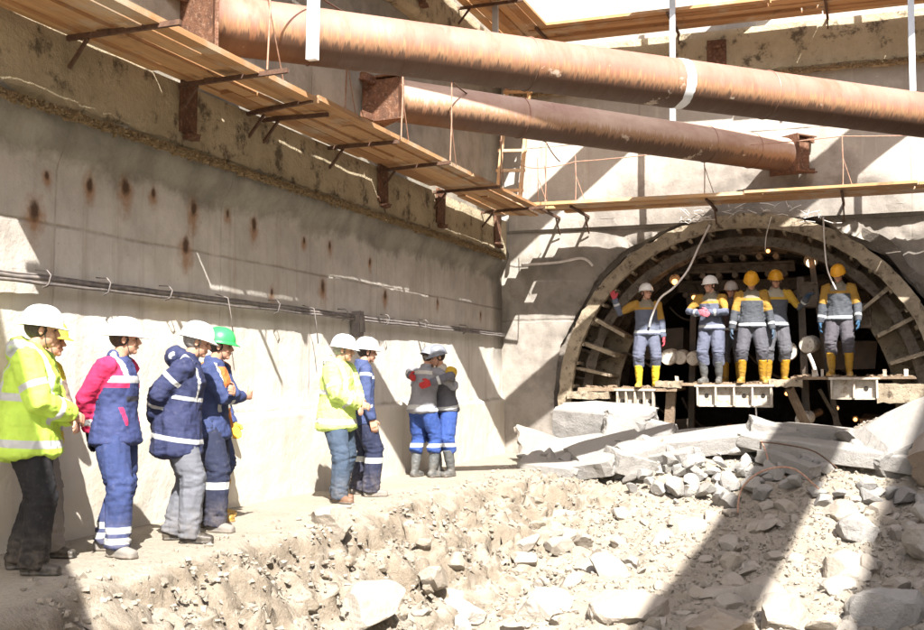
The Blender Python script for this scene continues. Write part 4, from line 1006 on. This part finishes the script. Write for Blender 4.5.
    # ---- jacket
    if jacket:
        jl = jacket.get('len', .06); b = bulk
        J = [loft([hipc-Vector((0, -.004, jl)), hipc+up*.02, waist, chest, hipc+up*.455, hipc+up*.515], [(.222+b, .184+b), (.205+b, .162+b), (.180+b, .140+b), (.198+b*.9, .146+b*.8), (.150+b*.6, .105+b*.5), (.085+b*.2, .085+b*.2)], rt, 28, .25)]
        for s_, e_, w_ in arms:
            d = (w_-e_).normalized(); cut = w_-d*(.0 if not jacket.get('roll') else .1)
            J.append(loft([s_-rt*(s_-hipc).dot(rt)*.25, s_, s_.lerp(e_, .5), e_, e_.lerp(cut, .5), cut], [.070+b*.4, .076+b*.5, .072+b*.6, .066+b*.6, .060+b*.5, .048+b*.4], fw, 16, .3))
        if collar: J.append(loft([neck-up*.05-fwt*.008, neck+up*.035-fwt*.010], [(.088+b*.2, .086+b*.2), (.070+b*.2, .074+b*.2)], rt, 18, .15))
        if hood:
            J.append(ell(neck-fwt*.115+up*.0, (.125, .062, .085), Matrix.Rotation(R(-25), 3, 'X'))); J.append(loft([neck+rt*q*.07-fwt*.06*(abs(q) < 1.5)+up*(.02) if 1 else 0 for q in (-1.25, -1., 0, 1., 1.25)], [.03, .04, .045, .04, .03], up, 12))
            J.append(loft([neck-rt*.1-fwt*.03, neck-rt*.085+fwt*.07-up*.03], [.032, .02], up, 10)); J.append(loft([neck+rt*.1-fwt*.03, neck+rt*.085+fwt*.07-up*.03], [.032, .02], up, 10))
        me = fuse(J, .0115, 3, .5); wrinkle(me, jacket.get('wr', .011), 4.6, seed, (1.5, 1.5, .8)); wrinkle(me, .006, 11, seed+2, (.8, .8, 2.2))
        v = verts(me); h0 = np.array(hipc); u_ = np.array(up); ts = (v-h0) @ u_; tx = (v-h0) @ np.array(rt); tf = (v-h0) @ np.array(fwt)
        sA = np.full(len(v), -1.); best = np.where(np.abs(tx) < .19+b, .0, 1.)
        da = np.full(len(v), 9.)
        for s_, e_, w_ in arms:
            t1, d1, L1_ = seg_param(v, s_, e_); t2, d2, L2_ = seg_param(v, e_, w_); far = d2 < d1; t = np.where(far, L1_+t2, t1); d = np.where(far, d2, d1)
            m = d < da; da = np.where(m, d, da); sA = np.where(m, t, sA)
        tor = np.sqrt((tx/(.175+b))**2+(tf/(.135+b))**2); armv = (da/(.072+b*.6) < tor*.98) | (sA > .4) & (da < .085+b)
        E_ = dict(t=ts, x=tx, f=tf, a=sA, arm=armv, v=v)
        for i, (cc, fn) in enumerate(jacket['regs']):
            at = me.attributes.new('r%d' % i, 'FLOAT', 'POINT'); at.data.foreach_set('value', np.asarray(fn(E_), dtype=float))
        o = link('jacket', me, cloth(jacket['col'], [c for c, _ in jacket['regs']], .8, 'jacket_cloth'), root, True)
    # ---- trousers
    if trousers:
        tb = trousers.get('b', 0.); top = trousers.get('top', .10)
        Q = [loft([hipc+up*top, hipc+up*.0, hipc-Vector((0, 0, .07))], [(.160, .122), (.182, .138), (.176, .13)], rt, 24, .4)]
        for h_, k_, a_, fa in legs:
            low = a_+Vector((0, 0, trousers.get('cut', -.045)))
            Q.append(loft([h_+Vector((0, 0, .02)), h_.lerp(k_, .45), k_, k_.lerp(low, .45), low.lerp(k_, .12), low], [(.104+tb*.5, .118), (.098+tb, .108+tb), (.083+tb, .090+tb), (.077+tb, .084+tb), (.078+tb, .084+tb), (.072+tb, .080+tb)], (1, 0, 0), 20, .15))
        me = fuse(Q, .0115, 3, .5); wrinkle(me, trousers.get('wr', .012), 4.5, seed+3, (1.7, 1.7, .55)); wrinkle(me, .012, 7, seed+9, (.8, .8, 2.6), lambda v: np.exp(-((v[:, 2]-.50)/.09)**2)+np.exp(-((v[:, 2]-.14)/.10)**2)+.25)
        v = verts(me); E_ = dict(z=v[:, 2], x=v[:, 0], f=v[:, 1], t=(v-np.array(hipc)) @ np.array(up))
        for i, (cc, fn) in enumerate(trousers.get('regs', [])):
            at = me.attributes.new('r%d' % i, 'FLOAT', 'POINT'); at.data.foreach_set('value', np.asarray(fn(E_), dtype=float))
        link('trousers', me, cloth(trousers['col'], [c for c, _ in trousers.get('regs', [])], .88, 'trouser_cloth'), root, True)
    # ---- boots / shoes, one mesh each
    hgt = boots.get('h', .10)
    for h_, k_, a_, fa in legs:
        d = dirv(fa); g = Vector((a_.x, a_.y, 0)); sd = Vector((d.y, -d.x, 0)); w = boots.get('w', 0.)
        Q = [loft([g-d*.055+Vector((0, 0, .045)), g+Vector((0, 0, .05)), g+d*.09+Vector((0, 0, .043)), g+d*.165+Vector((0, 0, .036))], [(.036+w, .042), (.039+w, .05), (.047+w, .042), (.038+w, .032)], sd, 16, .7)]
        Q.append(loft([g-d*.06+Vector((0, 0, .014)), g+Vector((0, 0, .014)), g+d*.10+Vector((0, 0, .014)), g+d*.175+Vector((0, 0, .014))], [(.040+w, .014), (.042+w, .014), (.052+w, .014), (.042+w, .014)], sd, 16, .8))
        kk = (k_-a_).normalized(); topp = a_+kk*(hgt-.095)
        if hgt > .15: Q.append(loft([g+Vector((0, 0, .05)), a_, a_+kk*.10, topp], [(.045, .055), (.048, .054), (.058+w, .062+w), (.066+w, .070+w)], sd, 16, .1))
        else: Q.append(loft([g+Vector((0, 0, .04)), g+Vector((0, 0, hgt+.01))], [(.042, .055), (.042, .048)], sd, 14, .2))
        me = fuse(Q, .009, 2, .5)
        if hgt > .15: wrinkle(me, .006, 8, seed+5, (1, 1, 1.6))
        v = verts(me); at = me.attributes.new('r0', 'FLOAT', 'POINT'); at.data.foreach_set('value', .024-v[:, 2])
        link('boot' if hgt > .15 else 'shoe', me, cloth(boots['col'], [boots.get('sole', (.10, .09, .08))], boots.get('rough', .45), 'boot_rubber'), root, True)
    if gloves:
        for i, (s_, e_, w_) in enumerate(arms):
            d = (w_-e_).normalized(); inward = Vector(((1, -1)[i], 0, 0)); pd = hands[i][3] if len(hands[i]) > 3 else inward; th = hands[i][4] if len(hands[i]) > 4 else (0, 1, .3)
            G = hand_pieces(w_, d, pd, th, curl, .0055); G.append(loft([w_-d*.07, w_+d*.02], [.036, .031], fw, 12, .2))
            me = fuse(G, .0068, 1, .5); link('glove', me, cloth(gloves, [], .9, 'glove_cloth'), root, True)
    if helmet:
        c = hc+HM @ Vector((0, -.010, .034)); V = []; F = []; n = 48; rows = [(0., 1.0, 1), (.0, .995, 0), (.25, .985, 0), (.55, .94, 0), (.8, .85, 0), (1.05, .70, 0), (1.3, .45, 0), (1.5, .18, 0)]
        def hv(a, row):
            if row == -1:
                fr = max(0, math.sin(a))**2; return Vector(((.111+.013)*math.cos(a), (.134+.010+.034*fr*(1 if peak else .3))*math.sin(a), -.010-.010*fr))
            el = row*math.pi/2*1.0; rr = math.cos(el); zz = math.sin(el)
            rib = .007*max(0, 1-abs(abs(math.cos(a))*rr*.111-.0)/.016)+.005*max(0, 1-abs(abs(math.cos(a))*rr*.111-.038)/.010)
            k = 1+rib*8*(1 if el > .5 else el/.5)
            return Vector((.111*math.cos(a)*rr**.8, .134*math.sin(a)*rr**.8, .002+.124*zz+rib*min(1, el/.8)))
        R_ = [-1]+list(np.linspace(0, .985, 15))
        for r_ in R_:
            for k in range(n): V.append(c+HM @ hv(2*math.pi*k/n, r_))
        for j in range(len(R_)-1):
            for k in range(n): F.append((j*n+k, j*n+(k+1) % n, (j+1)*n+(k+1) % n, (j+1)*n+k))
        F.append(tuple(range((len(R_)-1)*n, len(R_)*n)))
        o = obj('hard_hat', V, F, simple('hard_hat_%d%d%d' % tuple(int(x*99) for x in helmet), helmet, tuple(x*.86 for x in helmet), 5, .38), root, True)
        m = o.modifiers.new('thick', 'SOLIDIFY'); m.thickness = .004
        mb = MB(); 
        for q in (-1, 1): mb.tube(sag(hc+HM @ Vector((q*.08, .0, .03)), hc+HM @ Vector((q*.045, .03, -.085)), .0, 4), .0035, 5)
        mb.tube([hc+HM @ Vector(p) for p in ((-.045, .03, -.085), (0, .045, -.112), (.045, .03, -.085))], .0035, 5); mb.build('chin_strap', simple('strap', (.08, .08, .08)), root)
    if hood == 'cap': pass
    return root
def heading(loc, a):        # a: 0 facing away from the photographer, 90 to the picture's right, 180 towards us
    return math.degrees(math.atan2(loc[0], loc[1]))+a
# region helpers (signed distances in metres)
mn_ = np.minimum
def armband(a0, a1): return lambda E: np.where(E['arm'], mn_(E['a']-a0, a1-E['a']), -1)
def torband(t0, t1): return lambda E: np.where(E['arm'], -1, mn_(E['t']-t0, t1-E['t']))
def straps(x0, w, t0=-.2, t1=.5): return lambda E: np.where(E['arm'], -1, mn_(mn_(w-np.abs(np.abs(E['x'])-x0), E['t']-t0), t1-E['t']))
def either(*fs): return lambda E: np.maximum.reduce([f(E) for f in fs])
def both(*fs): return lambda E: np.minimum.reduce([f(E) for f in fs])
def sleeve(a0=-.1, a1=.6): return lambda E: np.where(E['arm'], mn_(E['a']-a0, a1-E['a']), -.5)
def zband(*bs): return lambda E: np.maximum.reduce([mn_(E['z']-a, b-E['z']) for a, b in bs])
LIME = (.46, .66, .09); NAVY = (.045, .06, .14); BLUE = (.075, .12, .33); ROYAL = (.045, .10, .36); GREYB = (.25, .28, .36); YEL = (.42, .24, .045); DGREY = (.085, .085, .095); BEIGE = (.27, .24, .18)
WHT = (.80, .80, .78); HYEL = (.62, .30, .02)
j_lime = dict(col=LIME, len=.15, wr=.016, regs=[(REFL, either(torband(-.10, -.05), torband(.19, .24), armband(.16, .20), armband(.40, .44), straps(.10, .022, .2, .6)))])
clasp = (((-.03, .25, .98), 0, (-1, -.3, -.6), (0, -1, -.2), (1, .3, .5)), ((.03, .27, 1.01), 0, (1, -.3, -.6), (0, -1, -.2), (-1, .3, .5)))
behind = (((-.05, -.18, .88), 0, (-1, -.8, 0), (0, 1, 0), (0, 0, 1)), ((.04, -.19, .90), 0, (1, -.8, 0), (0, 1, 0), (0, 0, 1)))
SH_B = dict(col=(.018, .016, .016), h=.085, rough=.35, sole=(.02, .02, .02)); SH_G = dict(col=(.30, .28, .26), h=.10, rough=.8, w=.006, sole=(.16, .14, .12)); SH_BR = dict(col=(.25, .12, .07), h=.09, rough=.5)
B_Y = dict(col=(.55, .30, .02), h=.37, rough=.4, sole=(.6, .35, .1), w=.004); B_G = dict(col=(.13, .14, .145), h=.36, rough=.5, w=.006)
def at(x, y, z=None): return (x, y, height(x, y)-.004 if z is None else z)

p = at(-5.24, 5.90); person('man in a lime hi-vis padded jacket, black trousers and white helmet, nearest on the left', p, heading(p, 103), 1.79, 3, ((-.13, -.08, -4), (.12, .07, 10)), clasp, -14, 6,
    jacket=j_lime, trousers=dict(col=(.022, .021, .024), b=.008), boots=SH_B, helmet=WHT, bulk=.035, hood=True)
p = at(-5.70, 6.52); person('man in a yellow vest and pale trousers mostly hidden behind the nearest lime jacket', p, heading(p, 110), 1.74, 3, ((-.13, -.14, -4), (.13, .16, 10)), clasp, -10, 4,
    jacket=dict(col=(.70, .62, .05), len=.10, regs=[(REFL, torband(.0, .05)), ((.30, .22, .17), sleeve(.12))]), trousers=dict(col=(.33, .29, .26), b=.012), boots=SH_B, helmet=(.80, .70, .08))
p = at(-5.20, 6.75); person('man in blue overalls with red shoulders and sleeves, hands behind his back', p, heading(p, 118), 1.75, 2, ((-.12, -.14, -10), (.15, .10, 18)), behind, -26, 2,
    jacket=dict(col=(.055, .075, .21), len=.10, regs=[((.72, .035, .13), either(sleeve(-.2, .48), lambda E: np.where(E['arm'], .1, mn_(E['t']-.30, np.abs(E['x'])-.075)))), (REFL, either(armband(.43, .49), lambda E: np.where(E['arm'], -1, mn_(mn_(E['t']-.335, .385-E['t']), E['f'])), straps(.085, .018, .36, .6))), ((.03, .03, .04), lambda E: np.where(E['arm'], -1, mn_(mn_(mn_(E['t']-.20, .24-E['t']), E['f']), .09-np.abs(E['x'])))), ((.75, .04, .14), lambda E: np.where(E['arm'], -1, mn_(mn_(mn_(E['t']-.03, .16-E['t']), E['f']), .016-np.abs(np.abs(E['x']+.0)-.11-.25*(E['t']-.1)))))]),
    trousers=dict(col=(.05, .075, .21), b=.012, cut=-.03, regs=[(REFL, zband((.10, .145), (.175, .22)))]), boots=SH_G, helmet=WHT, gloves=(.03, .03, .035))
p = at(-5.12, 7.42); person('grey-haired man in a navy hooded parka and light grey trousers leaning forward', p, heading(p, 95), 1.76, 9, ((-.10, -.05, -4), (.11, .10, 8)), (((-.10, -.17, .93), 0, (-1, -.8, 0), (0, 1, 0), (0, 0, 1)), ((.0, -.19, .95), 0, (1, -.8, 0), (0, 1, 0), (0, 0, 1))), -8, 14,
    jacket=dict(col=(.04, .05, .13), len=.22, wr=.015, regs=[(REFL, either(torband(-.12, -.085), torband(.20, .23), armband(.12, .155), armband(.36, .395), straps(.13, .016, .2, .6)))]), trousers=dict(col=(.20, .21, .245), b=.008), boots=SH_B, helmet=WHT, hair='grey', bulk=.022, hood=True, gloves=(.04, .04, .045))
cross = (((.10, .24, 1.16), 0, (-1, -.1, -.6), (0, -1, 0), (0, 0, 1)), ((-.10, .26, 1.13), 0, (1, -.1, -.6), (0, -1, 0), (0, 0, 1)))
p = at(-5.28, 8.10); person('man in a blue jacket with crossed arms, dark trousers and green helmet', p, heading(p, 110), 1.74, 4, ((-.14, -.10, -6), (.14, .10, 12)), cross, -14, 6,
    jacket=dict(col=(.055, .08, .21), len=.12, regs=[((.75, .22, .06), both(torband(.2, .48), lambda E: .09-np.abs(E['x']))), (REFL, either(armband(.34, .38), straps(.10, .02, .1, .6)))]), trousers=dict(col=(.028, .035, .075), b=.012, regs=[(REFL, zband((.36, .42),))]), boots=SH_G, helmet=(.04, .38, .10))
p = at(-5.66, 8.72); person('man in orange jacket and yellow rubber boots behind the crossed-arms man', p, heading(p, 112), 1.76, 3, ((-.12, 0, -8), (.14, .10, 14)), (((-.24, .10, .85), 0), ((.25, .12, .86), 0)), -12, 5,
    jacket=dict(col=(.55, .18, .03), len=.08, regs=[((.055, .08, .21), sleeve(.2)), (REFL, torband(.1, .14))]), trousers=dict(col=(.06, .08, .18), cut=.24), boots=B_Y, helmet=(.82, .62, .03), gloves=(.80, .45, .05))
p = at(-5.24, 10.38); person('man in a lime hi-vis jacket, blue jeans and brown shoes halfway along the wall', p, heading(p, 118), 1.76, 3, ((-.12, -.06, -6), (.13, .10, 16)), clasp, -22, 8,
    jacket=dict(j_lime, col=(.52, .68, .18)), trousers=dict(col=(.075, .11, .17), b=.010), boots=SH_BR, helmet=WHT, hair='grey', bulk=.028, hood=True)
p = at(-5.28, 11.02); person('man in navy workwear with reflective knee bands just behind the middle lime jacket', p, heading(p, 75), 1.76, 3, ((-.12, 0, -6), (.14, .08, 12)), (((-.24, .04, .82), 0), ((.25, .06, .83), 0)), 2, 4,
    jacket=dict(col=(.07, .10, .24), len=.12, regs=[(REFL, either(armband(.05, .085), armband(.40, .43), torband(.36, .39)))]), trousers=dict(col=(.028, .035, .08), b=.012, regs=[(REFL, zband((.36, .42),))]), boots=SH_G, helmet=WHT)
# the two embracing workers
hugA = (((-.16, .40, 1.30), 0, (-1, 0, -.6), (.3, -1, 0), (0, 0, 1)), ((.20, .38, 1.18), 0, (1, 0, -.6), (-.3, -1, 0), (0, 0, 1)))
p = at(-5.50, 13.35); pa = p; hA = heading(p, 38)
work_j = lambda body, sh_, extra=[]: dict(col=body, len=.05, regs=[(sh_[0], either(sleeve(-.2, .26), lambda E: np.where(E['arm'], -1, mn_(E['t']-.36, .6-E['t'])))), (sh_[1], lambda E: np.where(E['arm'], -1, mn_(E['t']-.40, .115-np.abs(E['x'])))), (REFL, either(torband(-.02, .02), armband(.44, .475)))])
person('embracing worker seen from behind, grey jacket, blue trousers and grey rubber boots', p, hA, 1.74, 10, ((-.12, -.02, -8), (.12, .05, 10)), hugA, 18, 20,
    jacket=dict(col=(.34, .345, .38), len=.05, regs=[(REFL, torband(-.05, .01)), ((.62, .60, .55), torband(.42, .47))]), trousers=dict(col=ROYAL, b=.012, cut=.23, regs=[(REFL, zband((.39, .44),))]), boots=B_G, helmet=(.20, .21, .24), hood=False, group=None)
dv = dirv(hA); p = at(pa[0]+dv.x*.30+.10, pa[1]+dv.y*.30-.02)
hugB = (((-.19, .44, 1.22), 0, (-1, 0, .1), (.6, -1, 0), (0, 0, 1)), ((.15, .46, 1.30), 0, (1, 0, .1), (-.6, -1, 0), (0, 0, 1)))
person('embracing worker facing us, red-gloved arms around his mate, yellow and grey jacket', p, hA+180+6, 1.75, 9, ((-.13, 0, -8), (.13, -.04, 10)), hugB, 25, 14,
    jacket=work_j((.16, .16, .19), ((.72, .46, .04), (.55, .50, .42))), trousers=dict(col=ROYAL, b=.012, cut=.23, regs=[(REFL, zband((.39, .44),))]), boots=B_G, helmet=(.17, .18, .21), gloves=(.60, .05, .05))

# crew in the tunnel mouth
TT = dict(col=(.16, .175, .25), b=.014, cut=.25, top=.2)
TD = dict(col=(.14, .14, .16), b=.014, cut=.25, top=.2)
def ty(z): return z+.025
wj = work_j((.10, .11, .13), (YEL, BEIGE)); wjl = work_j((.20, .23, .32), (YEL, BEIGE))
p = (-3.50, 18.05, ty(1.10)); person('leftmost tunnel worker in white helmet and yellow boots, one arm raised to the ring', p, heading(p, 176), 1.74, -2, ((-.13, 0, -14), (.13, .04, 14)), (((-.27, .05, .80), 0), ((.52, .12, 1.45), 0, (.3, -.3, -1), (0, 1, 0), (0, 0, 1))), -26, -6,
    jacket=work_j((.16, .18, .25), (YEL, BEIGE)), trousers=TT, boots=dict(B_Y, col=(.68, .50, .03)), helmet=WHT, gloves=(.70, .10, .13))
p = (-2.46, 18.08, ty(1.17)); person('tunnel worker in white helmet and grey boots holding pink-gloved hands together', p, heading(p, 196), 1.76, 2, ((-.11, 0, -10), (.11, .04, 12)), (((-.02, .24, 1.12), 0, (-1, -.2, -.3), (0, -1, 0), (0, 0, 1)), ((.10, .25, 1.10), 0, (1, -.2, -.3), (0, -1, 0), (0, 0, 1))), 28, 2,
    jacket=work_j((.17, .19, .27), (YEL, BEIGE)), trousers=dict(TT, cut=.2), boots=B_G, helmet=WHT, gloves=(.78, .22, .28))
p = (-2.22, 18.75, ty(1.17)); person('worker in a dirty white helmet half hidden in the dark behind two others', p, heading(p, 185), 1.72, 2, jacket=work_j((.08, .05, .05), ((.16, .05, .05), (.1, .08, .07))), trousers=TD, boots=B_Y, helmet=(.50, .46, .42), gloves=(.35, .05, .06))
p = (-1.83, 18.05, ty(1.17)); person('tunnel worker in a yellow helmet with head bowed, arms hanging and yellow boots', p, heading(p, 178), 1.80, 2, ((-.15, 0, -14), (.16, .04, 14)), (((-.31, .06, .80), 0), ((.30, .08, .82), 0)), 4, 32,
    jacket=wj, trousers=dict(TD, col=(.13, .13, .155)), boots=B_Y, helmet=HYEL, gloves=(.10, .15, .22))
p = (-1.50, 18.32, ty(1.17)); person('worker in a yellow helmet behind the bowed one, leaning an arm out to the right', p, heading(p, 165), 1.84, 3, ((-.13, 0, -8), (.13, .04, 12)), (((-.42, .25, 1.28), 0, (-.6, -.3, -1), (0, -.2, -1), (0, 1, 0)), ((.24, .08, .84), 0)), 10, 10,
    jacket=work_j((.13, .14, .17), ((.62, .38, .05), (.5, .45, .34))), trousers=TD, boots=B_Y, helmet=HYEL, gloves=(.06, .11, .2))
p = (-.52, 18.08, ty(1.28)); person('rightmost tunnel worker in a yellow helmet, arms held away from his sides', p, heading(p, 184), 1.76, 2, ((-.13, 0, -8), (.12, .04, 12)), (((-.28, .10, .84), 0), ((.27, .08, .82), 0)), 8, 22,
    jacket=wj, trousers=dict(TD, col=(.13, .12, .14)), boots=B_Y, helmet=(.80, .38, .03), gloves=(.05, .13, .24))
